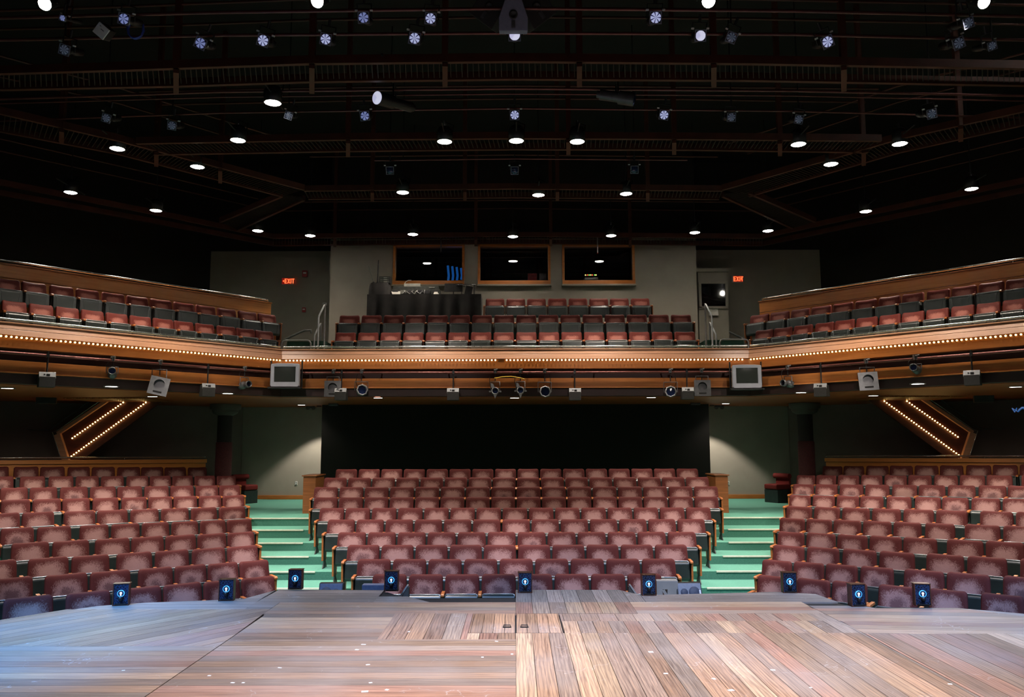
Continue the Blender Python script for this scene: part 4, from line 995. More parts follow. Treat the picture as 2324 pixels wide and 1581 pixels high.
def plate_light(px, dy, yaw, roll, mt, label):
    p, h = pipe_at(px)
    r = empty('flood_light', p, 0, label, 'stage light', 'square-plate lights on the balcony pipe')
    drop = dy*scale_at(p); s = 0.38
    clampgear(r, drop*0.5)
    rot = Matrix.Rotation(R(yaw), 3, 'Z') @ Matrix.Rotation(R(roll), 3, 'Y') @ Matrix.Rotation(R(-6), 3, 'X')
    o = Vector((0, -0.03, -drop))
    def put(mb, nm, m_, bev=0.0):
        q = mb.build(nm, m_, r, bev=bev); q.location = o; q.rotation_euler = rot.to_euler(); return q
    # plate with a round window: ring of quads between square and circle
    mb = MB(); n = 32; sq = []; ci = []
    for k in range(n):
        t = 2*PI*k/n; c, sn = math.cos(t), math.sin(t); m = max(abs(c), abs(sn))
        sq.append((c/m*s/2, sn/m*s/2)); ci.append((c*0.105, sn*0.105+0.035))
    vs = [(x, -0.10, z) for x, z in sq]+[(x, -0.10, z) for x, z in ci]+[(x, -0.075, z) for x, z in sq]+[(x, -0.075, z) for x, z in ci]
    fs = []
    for i in range(n):
        j = (i+1) % n; fs += [(i, j, n+j, n+i), (2*n+i, 3*n+i, 3*n+j, 2*n+j), (i, 2*n+i, 2*n+j, j), (n+i, n+j, 3*n+j, 3*n+i)]
    mb.add(vs, fs); put(mb, 'face_plate', mt)
    mb = MB(); mb.lathe([(0.001, -0.20), (0.09, -0.19), (0.115, -0.1), (0.115, 0.075)], 24, 'Y', (0, 0, 0.03)); put(mb, 'can_body', 'dark_grey_metal')
    mb = MB(); mb.disc((0, -0.03, 0.035), 0.104, 24); put(mb, 'lens', mt)
    mb = MB(); mb.box((0, -0.102, -0.125), (0.17, 0.004, 0.035)); put(mb, 'slot', 'stage_gap')
    mb = MB(); mb.tube([(-0.14, 0, 0), (-0.14, 0, drop*0.75), (0.14, 0, drop*0.75), (0.14, 0, 0)], 0.011, 6); q = mb.build('yoke', 'dark_grey_metal', r); q.location = o; q.rotation_euler = (0, 0, R(yaw))
plate_light(364, 52, 22, 12, 'grey_metal', 'light grey square-plate fixture tilted sideways on the left wing')
plate_light(757, 38, 8, 0, 'dark_grey_metal', 'dark grey square-plate fixture right of the left television')
plate_light(1592, 38, -8, 0, 'dark_grey_metal', 'dark grey square-plate fixture left of the right television')
plate_light(1966, 44, -14, -3, 'grey_metal', 'grey square-plate fixture upright on the right wing')
def hang_box(px, py, label, wpx):
    p, h = pipe_at(px)
    k = scale_at(p)
    drop = (py-proj(p)[1])*k
    r = empty('wall_washer', p, h*0.75, label, 'box', 'hanging boxes on the balcony pipe')
    wd = 0.27
    mb = MB(); mb.tube([(0, -0.02, 0.08), (0, -0.02, -drop+0.07), (0.015, -0.03, -drop+0.02)], 0.016, 8); mb.box((0, -0.01, 0), (0.05, 0.07, 0.07)); mb.build('drop_rod', 'black_metal', r)
    o = (0, -0.02, -drop)
    mb = MB(); mb.prism([(-0.12, 0.0), (-0.12, -0.19), (0.12, -0.19), (0.12, 0.06), (-0.04, 0.06)], -wd/2, wd/2, 'X'); mb.build('box_body', 'speaker_dark', r, loc=o, bev=0.005)
    mb = MB(); mb.bar((-wd/2-0.004, -0.095, 0.035), (wd/2+0.004, -0.095, 0.035), 0.012, 0.12, up=Vector((0, 0.35, 1))); mb.build('top_plate', 'pale_metal', r, loc=o, bev=0.003)
    mb = MB(); mb.box((0.01, -0.106, 0.035), (0.06, 0.01, 0.045)); mb.box((-0.05, -0.106, 0.045), (0.03, 0.008, 0.02)); mb.build('socket', 'stage_gap', r, loc=o)
def proj(p):
    v = Vector(p)-CAM; z = v.dot(FWD); return (1162+F*v.dot(RIGHT)/z, 790.5-F*v.dot(UP)/z)
for px, py, lab in ((107, 856, 'black box with pale top plate, outermost on the left wing pipe'), (472, 880, 'black box with pale top plate, beside the barrel spotlight left of the left television'),
                    (776, 890, 'black box with pale top plate, half hidden behind the left dark square-plate fixture'), (1029, 890, 'black box with pale top plate left of the three centre lights'),
                    (1304, 890, 'black box with pale top plate right of the three centre lights'), (1558, 888, 'black box with pale top plate, half hidden behind the right dark square-plate fixture'),
                    (1863, 880, 'black box with pale top plate between the right barrel spotlight and grey square-plate fixture'), (2206, 852, 'black box with pale top plate, outermost on the right wing pipe')):
    hang_box(px, py, lab, 33)
# televisions on brackets
for px, py, yaw, lab in ((647, 851, 3, 'silver tube television hung at the left balcony corner'), (1695, 854, -6, 'silver tube television hung at the right balcony corner')):
    p = atY(px, py, BY-0.32)
    r = empty('television', p, R(yaw), lab, 'television', 'televisions at the balcony corners')
    hw, hh = 0.335, 0.275
    out = [(-hw, -hh*0.9), (-hw*0.93, -hh), (hw*0.93, -hh), (hw, -hh*0.9), (hw*0.985, hh*0.86), (hw*0.94, hh*0.96), (hw*0.5, hh*1.0), (-hw*0.5, hh*1.0), (-hw*0.94, hh*0.96), (-hw*0.985, hh*0.86)]
    mb = MB(); n = len(out); ins = [(-0.25, -0.165), (-0.25, -0.165), (0.25, -0.165), (0.25, -0.165), (0.25, 0.2), (0.25, 0.2), (0.1, 0.2), (-0.1, 0.2), (-0.25, 0.2), (-0.25, 0.2)]
    vs = [(x, 0.08, z) for x, z in out]+[(x, -0.02, z) for x, z in out]+[(x*0.97, -0.04, z*0.97) for x, z in out]+[(x, -0.035, z) for x, z in ins]+[(x*0.97, -0.015, z*0.97) for x, z in ins]
    fs = [tuple(range(n))]
    for l_ in range(4):
        fs += [(l_*n+i, l_*n+(i+1) % n, (l_+1)*n+(i+1) % n, (l_+1)*n+i) for i in range(n)]
    mb.add(vs, fs); mb.build('bezel', 'plastic_grey', r)
    mb = MB(); vs = []; N = 9
    for j in range(N):
        for i in range(N):
            x, z = -0.245+0.49*i/(N-1), -0.162+0.36*j/(N-1); vs.append((x, -0.018-0.012*(1-(x/0.25)**2)*(1-((z-0.02)/0.18)**2), z))
    mb.add(vs, [(j*N+i, j*N+i+1, (j+1)*N+i+1, (j+1)*N+i) for j in range(N-1) for i in range(N-1)], 0, True); mb.build('screen', 'screen_glass', r)
    mb = MB(); mb.prism([(-0.30, -0.24), (0.30, -0.24), (0.28, 0.24), (-0.28, 0.24)], 0.08, 0.2, 'Y'); mb.prism([(-0.2, -0.2), (0.2, -0.2), (0.18, 0.16), (-0.18, 0.16)], 0.2, 0.27, 'Y'); mb.build('back_shell', 'dark_grey_metal', r, bev=0.01)
    mb = MB(); mb.box((0, 0.08, -hh-0.02), (0.72, 0.3, 0.03))
    for s in (-1, 1): mb.cyl((s*0.36, 0.14, -hh-0.05), (s*0.36, 0.14, hh+0.08), 0.02, n=8); mb.cyl((s*0.36, 0.14, -hh-0.02), (s*0.36, -0.08, -hh-0.02), 0.022, n=8)
    mb.build('bracket', 'black_metal', r)

# ================================================================== UNDER THE BALCONY
def downlight(px, py, z, lab, power, cone=125):
    p = atZ(px, py, z)
    r = empty('ceiling_light', (p.x, p.y, z), 0, lab, 'ceiling light', 'recessed downlights under the balcony')
    mb = MB(); mb.lathe([(0.14, 0.0), (0.14, -0.012), (0.115, -0.012), (0.105, 0.005)], 24, 'Z'); mb.build('trim_ring', 'dull_rail', r)
    mb = MB(); mb.disc((0, 0, -0.008), 0.112, 24, 'Z'); mb.build('lamp_face', 'lamp_face_small', r)
    if power: spot((p.x, p.y, z-0.03), (p.x, p.y, 0), power, (1.0, 0.9, 0.76), cone, 0.6, 0.1, 'downlight_lamp')
SZB = SOFF-0.045
for px, py, lab, pw_ in ((17, 880, 'outermost downlight under the left balcony wing', UNDER*3), (253, 876, 'downlight beyond the black barrel spotlight, above the left staircase', UNDER*3), (346, 899, 'downlight right beside the head of the left bulb-lit staircase', UNDER*0.3), (517, 892, 'downlight in front of the left column', UNDER*2),
                       (684, 918, 'downlight deep under the balcony over the left aisle', UNDER*0.35), (858, 902, 'downlight over the left part of the centre block', UNDER*1.8), (1168, 902, 'downlight in the middle beneath the three centre lights', UNDER*1.8), (1478, 901, 'downlight over the right part of the centre block', UNDER*1.8),
                       (1647, 915, 'downlight deep under the balcony over the right aisle', UNDER*0.35), (1818, 890, 'downlight in front of the right column', UNDER*2), (1982, 897, 'downlight right beside the head of the right bulb-lit staircase', UNDER*0.3), (2083, 870, 'downlight beyond the right barrel spotlight, above the right staircase', UNDER*3), (2305, 877, 'outermost downlight under the right balcony wing', UNDER*3)):
    downlight(px, py, SZB, lab, pw_, 172 if pw_ > 300 else 125)
# wall-washing lamps that draw the pale scallops on the aisle walls
for sg, nm in ((-1, 'left'), (1, 'right')):
    x = sg*5.75
    r = empty('wall_washer_lamp', (x, 23.9, SZB), 0, 'small recessed wall-washer throwing the pale scallop on the %s aisle wall' % nm, 'ceiling light', 'wall washers over the aisles')
    mb = MB(); mb.lathe([(0.07, 0.0), (0.07, -0.02), (0.05, -0.02), (0.045, 0.0)], 18, 'Z'); mb.build('trim_ring', 'black_metal', r)
    spot((x, 23.95, SZB-0.05), (x, 24.0, 0.6), 300, (1.0, 0.92, 0.8), 96, 0.3, 0.04, 'wall_washer_bulb')
# twin-head emergency lights
for px, py, Y, lab in ((705, 925, 24.2, 'twin-head emergency light above the left aisle'), (757, 910, 22.6, 'twin-head emergency light at the left end of the black wall'), (1578, 911, 22.6, 'twin-head emergency light at the right end of the black wall'), (1632, 924, 24.2, 'twin-head emergency light above the right aisle')):
    p = atY(px, py, Y)
    r = empty('emergency_light', (p.x, Y, SZB), 0, lab, 'emergency light', 'emergency lights under the balcony')
    dz = p.z-SZB
    mb = MB(); mb.box((0, 0, -0.03), (0.26, 0.12, 0.06)); mb.cyl((0, 0, -0.05), (0, 0, dz), 0.012, n=8); mb.build('body', 'dark_grey_metal', r, bev=0.01)
    for s in (-1, 1):
        mb = MB(); mb.lathe([(0.02, -0.06), (0.055, -0.03), (0.06, 0.02), (0.05, 0.022), (0.001, 0.01)], 16, 'Y', (s*0.085, 0, dz)); mb.build('lamp_head', 'column_head', r)
# columns
for px, lab, sg in ((509, 'round column with maroon carpeted foot behind the left block', -1), (1829, 'round column with maroon carpeted foot behind the right block', 1)):
    p = atY(px, 1000, 22.9)
    r = empty('column', (p.x, 22.9, 0), 0, lab, 'column', 'columns under the balcony')
    mb = MB(); mb.cyl((0, 0, 0), (0, 0, SOFF), 0.2, n=28, caps=False); mb.build('shaft', 'column_paint', r)
    mb = MB(); mb.lathe([(0.202, 0.9), (0.222, 0.9), (0.222, 2.86), (0.202, 2.88)], 28, 'Z'); mb.build('carpet_wrap', 'column_carpet', r)
    mb = MB(); mb.lathe([(0.2, SOFF-0.36), (0.33, SOFF-0.30), (0.36, SOFF-0.24), (0.36, SOFF-0.20), (0.42, SOFF-0.18), (0.42, SOFF-0.05)], 28, 'Z'); mb.build('capital', 'column_head', r)
# wooden end stands beside the last centre rows
for sg, nm in ((-1, 'left'), (1, 'right')):
    r = empty('end_stand', (sg*4.96, 20.0, FLOORS[8]), 0, 'dark wooden end stand with capping at the %s end of the rear centre rows' % nm, 'stand', 'end stands of the centre block')
    mb = MB(); mb.box((0, 0.3, 0.44), (0.30, 0.9, 0.88)); mb.build('stand_body', 'end_wood', r, bev=0.006)
    mb = MB(); mb.box((0, 0.3, 0.895), (0.36, 0.97, 0.03)); mb.build('capping', 'end_wood', r, bev=0.006)
# padded chairs in the corners of the cross aisle
for sg, nm, px in ((-1, 'left', 556), (1, 'right', 1764)):
    p = atY(px, 1131, 23.3)
    r = empty('corner_chair', (p.x+sg*0.0, 23.3, FLOORS[8]), R(sg*-62), 'dark red padded armchair at the wall end of the %s aisle' % nm, 'chair', 'padded chairs in the aisle corners')
    mb = MB(); mb.box((0, 0.26, 0.36), (0.5, 0.07, 0.72)); mb.build('backrest', 'velvet_chair', r, bev=0.02)
    mb = MB(); mb.cyl((-0.28, 0.22, 0.73), (0.28, 0.22, 0.73), 0.075, n=16); mb.build('head_roll', 'velvet_chair', r)
    mb = MB(); mb.box((0, 0.0, 0.44), (0.5, 0.5, 0.15)); mb.build('seat_cushion', 'velvet_chair', r, bev=0.05, seg=3)
    mb = MB(); mb.box((0, 0.0, 0.18), (0.5, 0.46, 0.36)); mb.build('base', 'vinyl', r, bev=0.01)
# outlets
for px, lab in ((672, 'white wall outlet low on the left aisle wall'), (1653, 'white wall outlet low on the right aisle wall')):
    p = atY(px, 1096, 24.88)
    r = empty('wall_outlet', (p.x, 24.89, p.z), 0, lab, 'outlet', 'outlets on the aisle walls')
    mb = MB(); mb.box((0, 0, 0), (0.075, 0.012, 0.115)); mb.build('cover_plate', 'white_plastic', r, bev=0.003)
    for dz in (-0.025, 0.025): 
        mb = MB(); mb.box((0, -0.008, dz), (0.03, 0.006, 0.028)); mb.build('socket', 'ink', r)
# parapet and rail behind the stalls wings
for sg, nm in ((-1, 'left'), (1, 'right')):
    a = Vector((*wing_pt(9, -0.42, -0.62), 0)); e = Vector((*wing_pt(9, 10, -0.62), 0))
    a.x *= sg; e.x *= sg
    ln = (e-a).length; mid = (a+e)/2; rz = math.atan2((e-a).y, (e-a).x)+(PI if sg < 0 else 0)
    z0 = FLOORS[9]
    r = empty('parapet', (mid.x, mid.y, z0), rz, 'honey-wood parapet behind the last row of the %s block' % nm, 'parapet', 'parapets behind the stalls')
    H = 2.42-z0
    rise = SL*0.35*ln
    def sl(mb, nm2, mt, bev=0.003):
        for i_, v in enumerate(mb.v):
            t = (v.x*sg+ln/2)/ln
            v.z += rise*t*(1 if v.z > 0.3 else 0)
        return mb.build(nm2, mt, r, bev=bev)
    for q0, q1 in ((0, H*0.55), (H*0.55+0.01, H*0.9)):
        mb = MB(); mb.box((0, 0.05, (q0+q1)/2), (ln, 0.1, q1-q0)); sl(mb, 'panel_board', 'parapet_wood')
    mb = MB(); mb.box((0, 0.03, H*0.95), (ln+0.02, 0.2, H*0.09)); sl(mb, 'ledge', 'parapet_wood', 0.006)
    n = Vector((math.sin(WANG)*sg, math.cos(WANG), 0))*0.05
    zz = 2.42+0.05
    rail('handrail', [a+n+Vector((0, 0, zz)), e+n+Vector((0, 0, zz+rise))], [a+n+(e-a)*t+Vector((0, 0, zz+rise*t)) for t in (0.03, 0.2, 0.37, 0.54, 0.71, 0.88)], 'steel rail on the parapet behind the %s block' % nm, rad=0.025, post_dz=0.07, group='rails on the stalls parapets')

# ------------------------------------------------------------------ staircases up to the balcony
for sg, nm in ((-1, 'left'), (1, 'right')):
    yb = 20.9
    def X(px): return px if sg < 0 else 2338-px
    def Q(px, py, Y=yb): return atY(X(px), py + (0 if sg < 0 else -3), Y)
    ref = Q(230, 1000)
    r = empty('staircase', (ref.x, yb, FLOORS[9]), 0, 'red-brown staircase with two bulb-lit strips rising beside the %s column' % nm, 'staircase', 'staircases to the balcony')
    o = Vector((ref.x, yb, FLOORS[9]))
    def loc2(px, py): q = Q(px, py)-o; return (q.x, q.z)
    # big side stringer with the slanted ends
    poly = [loc2(150, 985), loc2(300, 880), loc2(420, 880), loc2(352, 925), loc2(200, 1040), loc2(110, 1108), loc2(168, 1060), loc2(156, 1040)]
    poly = [loc2(138, 985), loc2(292, 880), loc2(410, 880), loc2(352, 921), loc2(190, 1040), loc2(160, 1062), loc2(150, 1040)]
    mb = MB(); mb.prism(poly, 0, 0.08, 'Y'); mb.build('stringer', 'stair_brown', r)
    # sloped top cheek of the parapet, light painted into its wood tone
    a, c = Q(133, 984)-o, Q(292, 877)-o
    mb = MB(); mb.bar(a+Vector((0, 0.02, 0)), c+Vector((0, 0.02, 0)), 0.2, 0.09); mb.build('sloped_capping', 'fascia_lit', r, bev=0.004)
    a, c = Q(133, 985)-o, Q(153, 1046)-o
    mb = MB(); mb.bar(a+Vector((0, -0.02, 0)), c+Vector((0, -0.02, 0)), 0.16, 0.14, up=Vector((0, -1, 0))); mb.build('newel_board', 'fascia_lit', r, bev=0.004)
    # treads climbing behind the stringer
    for k in range(8):
        t = k/7; q = Q(172+150*t, 1018-112*t, yb)-o
        mb = MB(); mb.box((q.x, 0.62, q.z+0.1), (0.30, 1.05, 0.04)); mb.build('tread', 'carpet', r, bev=0.006)
    # handrails
    pts = [Q(0, 972, 21.6), Q(104, 976, 21.6), Q(113, 974, 21.6), Q(120, 970, 21.6), Q(236, 886, 21.6)]
    rail('handrail', pts, [], 'thin steel handrail along the wall beside the %s staircase' % nm, rad=0.02, mt='dull_rail', group='wall handrails of the staircases')
    pts = [Q(137, 1036, yb-0.05), Q(119, 980, yb-0.05), Q(129, 978, yb-0.05), Q(250, 893, yb-0.05), Q(262, 884, yb-0.05)]
    rail('handrail', pts, [], 'steel handrail on the bulb-lit parapet of the %s staircase' % nm, rad=0.018, mt='chrome', group='parapet handrails of the staircases')
    string((Q(164, 994, yb-0.03), Q(291, 905, yb-0.03)), 23, 'upper slanted bulb strip on the %s staircase' % nm, 'bulb strips on the staircases', BULB)
    string((Q(162, 1035, yb-0.03), Q(342, 905, yb-0.03)), 33, 'lower slanted bulb strip on the %s staircase' % nm, 'bulb strips on the staircases', BULB)
    # ribbed soffit slats by the stair head
    r = empty('slatted_soffit', (Q(280, 890, 20.3).x, 20.2, SOFF-0.05), 0, 'ribbed wooden soffit slats above the head of the %s staircase' % nm, 'soffit', 'ribbed soffits over the staircases')
    mb = MB(); 
    for k in range(26): mb.box((-0.95+k*0.076, 0, -0.012), (0.034, 1.7, 0.024))
    mb.build('slats', 'fascia_wood', r)
    # hanging dark loudspeaker near the wall
    p = Q(106, 903, 19.5)
    r = empty('wall_speaker', (p.x, 19.5, SOFF-0.05), R(-sg*25), 'black loudspeaker hung under the %s balcony wing' % nm, 'speaker', 'speakers under the balcony wings')
    dz = p.z-SOFF+0.05
    mb = MB(); mb.box((0, 0, dz), (0.42, 0.3, 0.27)); mb.build('cabinet', 'speaker_dark', r, bev=0.012)
    mb = MB(); mb.cyl((0, 0, 0), (0, 0, dz+0.13), 0.025, n=8); mb.build('hanger', 'black_metal', r)
    # red fire alarm on the column wall
    p = Q(488, 948, 23.6)
# blue strip of light seen at the far right edge under the balcony
p = atY(2312, 929, 17.0)
r = empty('rope_light', p, R(-40), 'tangle of blue rope light at the far right under the balcony', 'rope light')
mb = MB(); mb.tube([(0.3*math.cos(k*0.9)*(0.2+k*0.02)-0.1+k*0.02, 0.05*math.sin(k*1.7), 0.05*math.sin(k*2.3)) for k in range(18)], 0.012, 6); mb.build('glowing_tube', 'blue_glow', r)

# ================================================================== CONTROL BOOTH AND UPPER WALLS
for i, (xa, xb) in enumerate(WIN):
    r = empty('window_%d' % (i+1), ((xa+xb)/2, 23.4, WZ0), 0, ('left', 'middle', 'right')[i]+' control booth window with honey-wood frame', 'window', 'control booth windows'); struct(r)
    hw, hh = (xb-xa)/2, (WZ1-WZ0)
    for nm, c, d in (('window_sill', (0, 0.0, 0.055), (2*hw, 0.24, 0.11)), ('window_head', (0, 0.03, hh-0.03), (2*hw, 0.2, 0.06)), ('window_jamb', (-hw+0.035, 0.03, hh/2), (0.07, 0.2, hh-0.02)), ('window_jamb', (hw-0.035, 0.03, hh/2), (0.07, 0.2, hh-0.02))):
        mb = MB(); mb.box(c, d); mb.build(nm, 'frame_wood', r, bev=0.006)
    mb = MB(); mb.box((0, -0.06, -0.03), (2*hw+0.04, 0.2, 0.05)); mb.build('apron_board', 'grey_wall', r, bev=0.004)
    mb = MB(); mb.box((0, 0.11, hh/2), (2*hw-0.1, 0.012, hh-0.1)); mb.build('pane', 'booth_glass', r)
# the dark booth behind the glass
mb = MB(); mb.box((0, 26.6, 8.1), (12, 0.1, 4)); mb.box((0, 25.1, 6.6), (10.2, 3.0, 0.1)); mb.box((0, 25.1, 9.6), (10.2, 3.0, 0.1))
struct(mb.build('wall_booth_inside', 'black_wall'))
r = empty('booth_desk', (0, 24.3, 6.88), 0, 'dark operators desk seen through the booth windows', 'desk')
mb = MB(); mb.box((0, 0, 0.78), (7.6, 0.6, 0.04)); mb.build('desk_top', 'dark_panel', r, bev=0.005)
for x in (-3.6, -1.2, 1.2, 3.6):
    mb = MB(); mb.box((x, 0, 0.38), (0.05, 0.5, 0.76)); mb.build('leg', 'black_metal', r)
p = atY(1340, 627, 24.3)
r = empty('light_console', (p.x, 24.2, 7.69), 0, 'white lit console with coloured indicator lamps inside the right booth window', 'console')
mb = MB(); mb.prism([(-0.2, 0), (0.2, 0), (0.2, 0.12), (-0.2, 0.07)], -0.2, 0.2, 'X'); mb.build('console_body', 'white_plastic', r, bev=0.006)
mb = MB(); mb.box((0, 0.12, 0.2), (0.34, 0.05, 0.06)); mb.build('indicator_bar', 'black_metal', r)
for x, m_ in ((-0.15, 'led_yellow'), (-0.09, 'led_red'), (-0.04, 'led_green'), (0.01, 'led_yellow'), (0.06, 'led_red'), (0.13, 'led_green'), (0.17, 'led_yellow')):
    mb = MB(); mb.sphere((x, 0.085, 0.2), 0.018, 6); mb.build('indicator_lamp', m_, r)
for px, py, w_, h_, mt, lab in ((1208, 617, 0.27, 0.24, 'red_box', 'dim red binder standing in the middle booth window'), (1232, 619, 0.2, 0.24, 'dark_grey_metal', 'grey box beside the red binder in the middle booth window')):
    p = atY(px, py, 24.25); mb = MB(); mb.box((0, 0, 0), (w_, 0.12, h_)); mb.box((0, -0.062, 0.02), (w_*0.6, 0.004, h_*0.3))
    tag(mb.build('binder' if mt == 'red_box' else 'box', mt, loc=(p.x, 24.25, 7.685+h_/2), bev=0.006), lab, 'binder' if mt == 'red_box' else 'box')
# glowing strips standing in for blue streaks of light behind the left window
for k, (px, h_) in enumerate(((1017, 0.36), (1027, 0.33), (1037, 0.30), (1047, 0.26))):
    p = atY(px, 623, 25.2)
    r = empty('blue_glow_strip', (p.x, 25.2, p.z-h_*0.6), 0, 'glowing blue strip inside the left booth window, %s from the left' % ORD[k], 'light_strip', 'glowing blue strips in the booth')
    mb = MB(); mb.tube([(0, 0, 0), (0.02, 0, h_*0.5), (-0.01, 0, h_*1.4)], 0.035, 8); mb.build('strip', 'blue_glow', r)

# grey pier with its dark window, notice below
p0, p1 = atY(1586, 700, 23.9), atY(1653, 700, 23.9)
xc, wd = (p0.x+p1.x)/2, p1.x-p0.x
ztop = atY(1620, 611, 23.9).z
mb = MB(); mb.box((xc, 24.45, (4.7+ztop)/2), (wd, 1.1, ztop-4.7)); mb.box((xc-0.03, 24.4, ztop-0.04), (wd+0.1, 1.2, 0.1))
struct(mb.build('wall_pier', 'grey_wall'))
r = empty('follow_spot_window', (xc, 23.9, atY(1620, 700, 23.9).z), 0, 'dark glass window in a grey frame on the pier beside the right exit sign', 'window')
za, zb = 0.0, atY(1620, 640, 23.9).z-atY(1620, 700, 23.9).z
fw = wd/2
for c, d in (((0, -0.03, 0.03), (wd, 0.06, 0.07)), ((0, -0.03, zb-0.02), (wd, 0.06, 0.06)), ((-fw+0.04, -0.03, zb/2), (0.08, 0.06, zb)), ((fw-0.04, -0.03, zb/2), (0.08, 0.06, zb))):
    mb = MB(); mb.box(c, d); mb.build('frame_board', 'grey_wall', r, bev=0.006)
m_, nt_, b_ = base_mat('dark_mirror', (0.006, 0.006, 0.006), 0.03); b_.inputs['Specular IOR Level'].default_value = 1.0
mb = MB(); mb.box((0, -0.01, zb/2), (wd-0.16, 0.012, zb-0.1)); pn = mb.build('pane', 'dark_mirror', r)
p = atY(1619, 708, 23.88)
r = empty('paper_notice', (p.x, 23.885, p.z), 0, 'white paper notice with four lines, taped under the dark pier window', 'notice')
mb = MB(); N = 8
vs = [(-0.14+0.28*i/N, -0.004-0.012*j*j*0.3, 0.11-0.055*j) for j in range(5) for i in range(N+1)]; mb.add(vs, [(j*(N+1)+i, j*(N+1)+i+1, (j+1)*(N+1)+i+1, (j+1)*(N+1)+i) for j in range(4) for i in range(N)], 0, True)
vs = [(v[0], v[1]+0.003, v[2]) for v in vs]; mb.add(vs, [(j*(N+1)+i, (j+1)*(N+1)+i, (j+1)*(N+1)+i+1, j*(N+1)+i+1) for j in range(4) for i in range(N)], 0, True)
mb.build('sheet', 'paper', r)
mb = MB()
for z, w_ in ((0.07, 0.10), (0.035, 0.2), (0.0, 0.12)):
    x = -w_/2
    while x < w_/2: l_ = random.uniform(0.012, 0.03); mb.box((x+l_/2, -0.012, z), (l_, 0.002, 0.009)); x += l_+0.008
mb.build('print', 'ink', r)

# exit signs: letters built from bars
def letters(mb, x, z, h, word, y=-0.004):
    t = h*0.17; w_ = h*0.5
    for ch in word:
        if ch == 'E':
            mb.box((x+t/2, y, z), (t, 0.006, h))
            for dz in (-1, 0, 1): mb.box((x+w_/2, y, z+dz*(h-t)/2), (w_*(0.85 if dz == 0 else 1), 0.006, t))
        elif ch == 'X':
            for s in (-1, 1): mb.bar((x+w_/2-s*w_/2*0.8, y, z-h/2+t*0.2), (x+w_/2+s*w_/2*0.8, y, z+h/2-t*0.2), 0.006, t*0.95, up=Vector((s, 0, -0.5)))
        elif ch == 'I': mb.box((x+w_*0.22, y, z), (t, 0.006, h)); x -= w_*0.56
        elif ch == 'T':
            mb.box((x+w_/2, y, z+(h-t)/2), (w_, 0.006, t)); mb.box((x+w_/2, y, z), (t, 0.006, h))
        x += w_*1.18
for px, py, sg, nm in ((653, 638, -1, 'left'), (1673, 633, 1, 'right')):
    Y = 24.86
    p = atY(px, py, Y)
    r = empty('exit_sign', (p.x, Y, p.z), 0, 'glowing red EXIT sign with arrow pointing %s on the %s rear wall' % (nm, nm), 'exit sign', 'exit signs over the balcony')
    mb = MB(); mb.box((0, 0, 0), (0.35, 0.05, 0.215)); mb.build('sign_box', 'pale_metal', r, bev=0.006)
    mb = MB(); mb.box((sg*-0.0-sg*0.03*-1-0.0, -0.028, 0), (0.285, 0.006, 0.19)); mb.build('lit_panel', 'exit_glow', r)
    mb = MB(); letters(mb, -0.118 if sg > 0 else -0.085, 0, 0.15, 'EXIT', -0.034)
    x = sg*0.148
    if sg > 0: x = 0.125
    else: x = -0.118
    mb.prism([(x+sg*0.03, 0), (x-sg*0.015, 0.035), (x-sg*0.015, -0.035)], -0.037, -0.031, 'Y'); mb.build('letters', 'exit_red', r)
def wallbox_small(name, px, py, Y, d, mt, lab, cat, extra=None):
    p = atY(px, py, Y)
    r = empty(name, (p.x, Y, p.z), 0, lab, cat)
    mb = MB(); mb.box((0, 0, 0), d); mb.build('case', mt, r, bev=0.006)
    if extra:
        mb = MB(); mb.box((0, -d[1]/2-0.004, d[2]*0.1), (d[0]*0.6, 0.008, d[2]*0.25)); mb.build(extra[0], extra[1], r)
wallbox_small('fire_alarm', 690, 703, 24.86, (0.11, 0.06, 0.15), 'red_box', 'small red pull-station fire alarm on the left rear balcony wall', 'fire alarm', ('pull_handle', 'white_plastic'))
wallbox_small('alarm_strobe', 692, 621, 24.86, (0.16, 0.06, 0.2), 'red_box', 'dim red alarm strobe beside the left exit sign', 'fire alarm', ('strobe_lens', 'white_plastic'))
wallbox_small('wall_sensor', 737, 690, 24.86, (0.12, 0.06, 0.08), 'white_plastic', 'small white wall box near the left booth corner', 'sensor', ('sensor_face', 'ink'))
p = atY(488, 948, 24.8)
wallbox_small('alarm_strobe', 488, 948, 24.6, (0.16, 0.06, 0.2), 'red_box', 'dim red alarm strobe on the wall beside the left column', 'fire alarm', ('strobe_lens', 'white_plastic'))
# stair handrails on the rear balcony wall
for sg, nm in ((-1, 'left'), (1, 'right')):
    X = (lambda q: q) if sg < 0 else (lambda q: 2338-q)
    pts = [atY(X(645), 771, 24.0), atY(X(680), 754, 24.0), atY(X(692), 749, 24.0), atY(X(706), 749, 24.0), atY(X(707), 756, 24.0)]
    rail('stair_handrail', pts, [], 'sloping grey handrail on the rear wall of the %s balcony aisle' % nm, rad=0.035, mt='dull_rail', group='rear wall handrails')

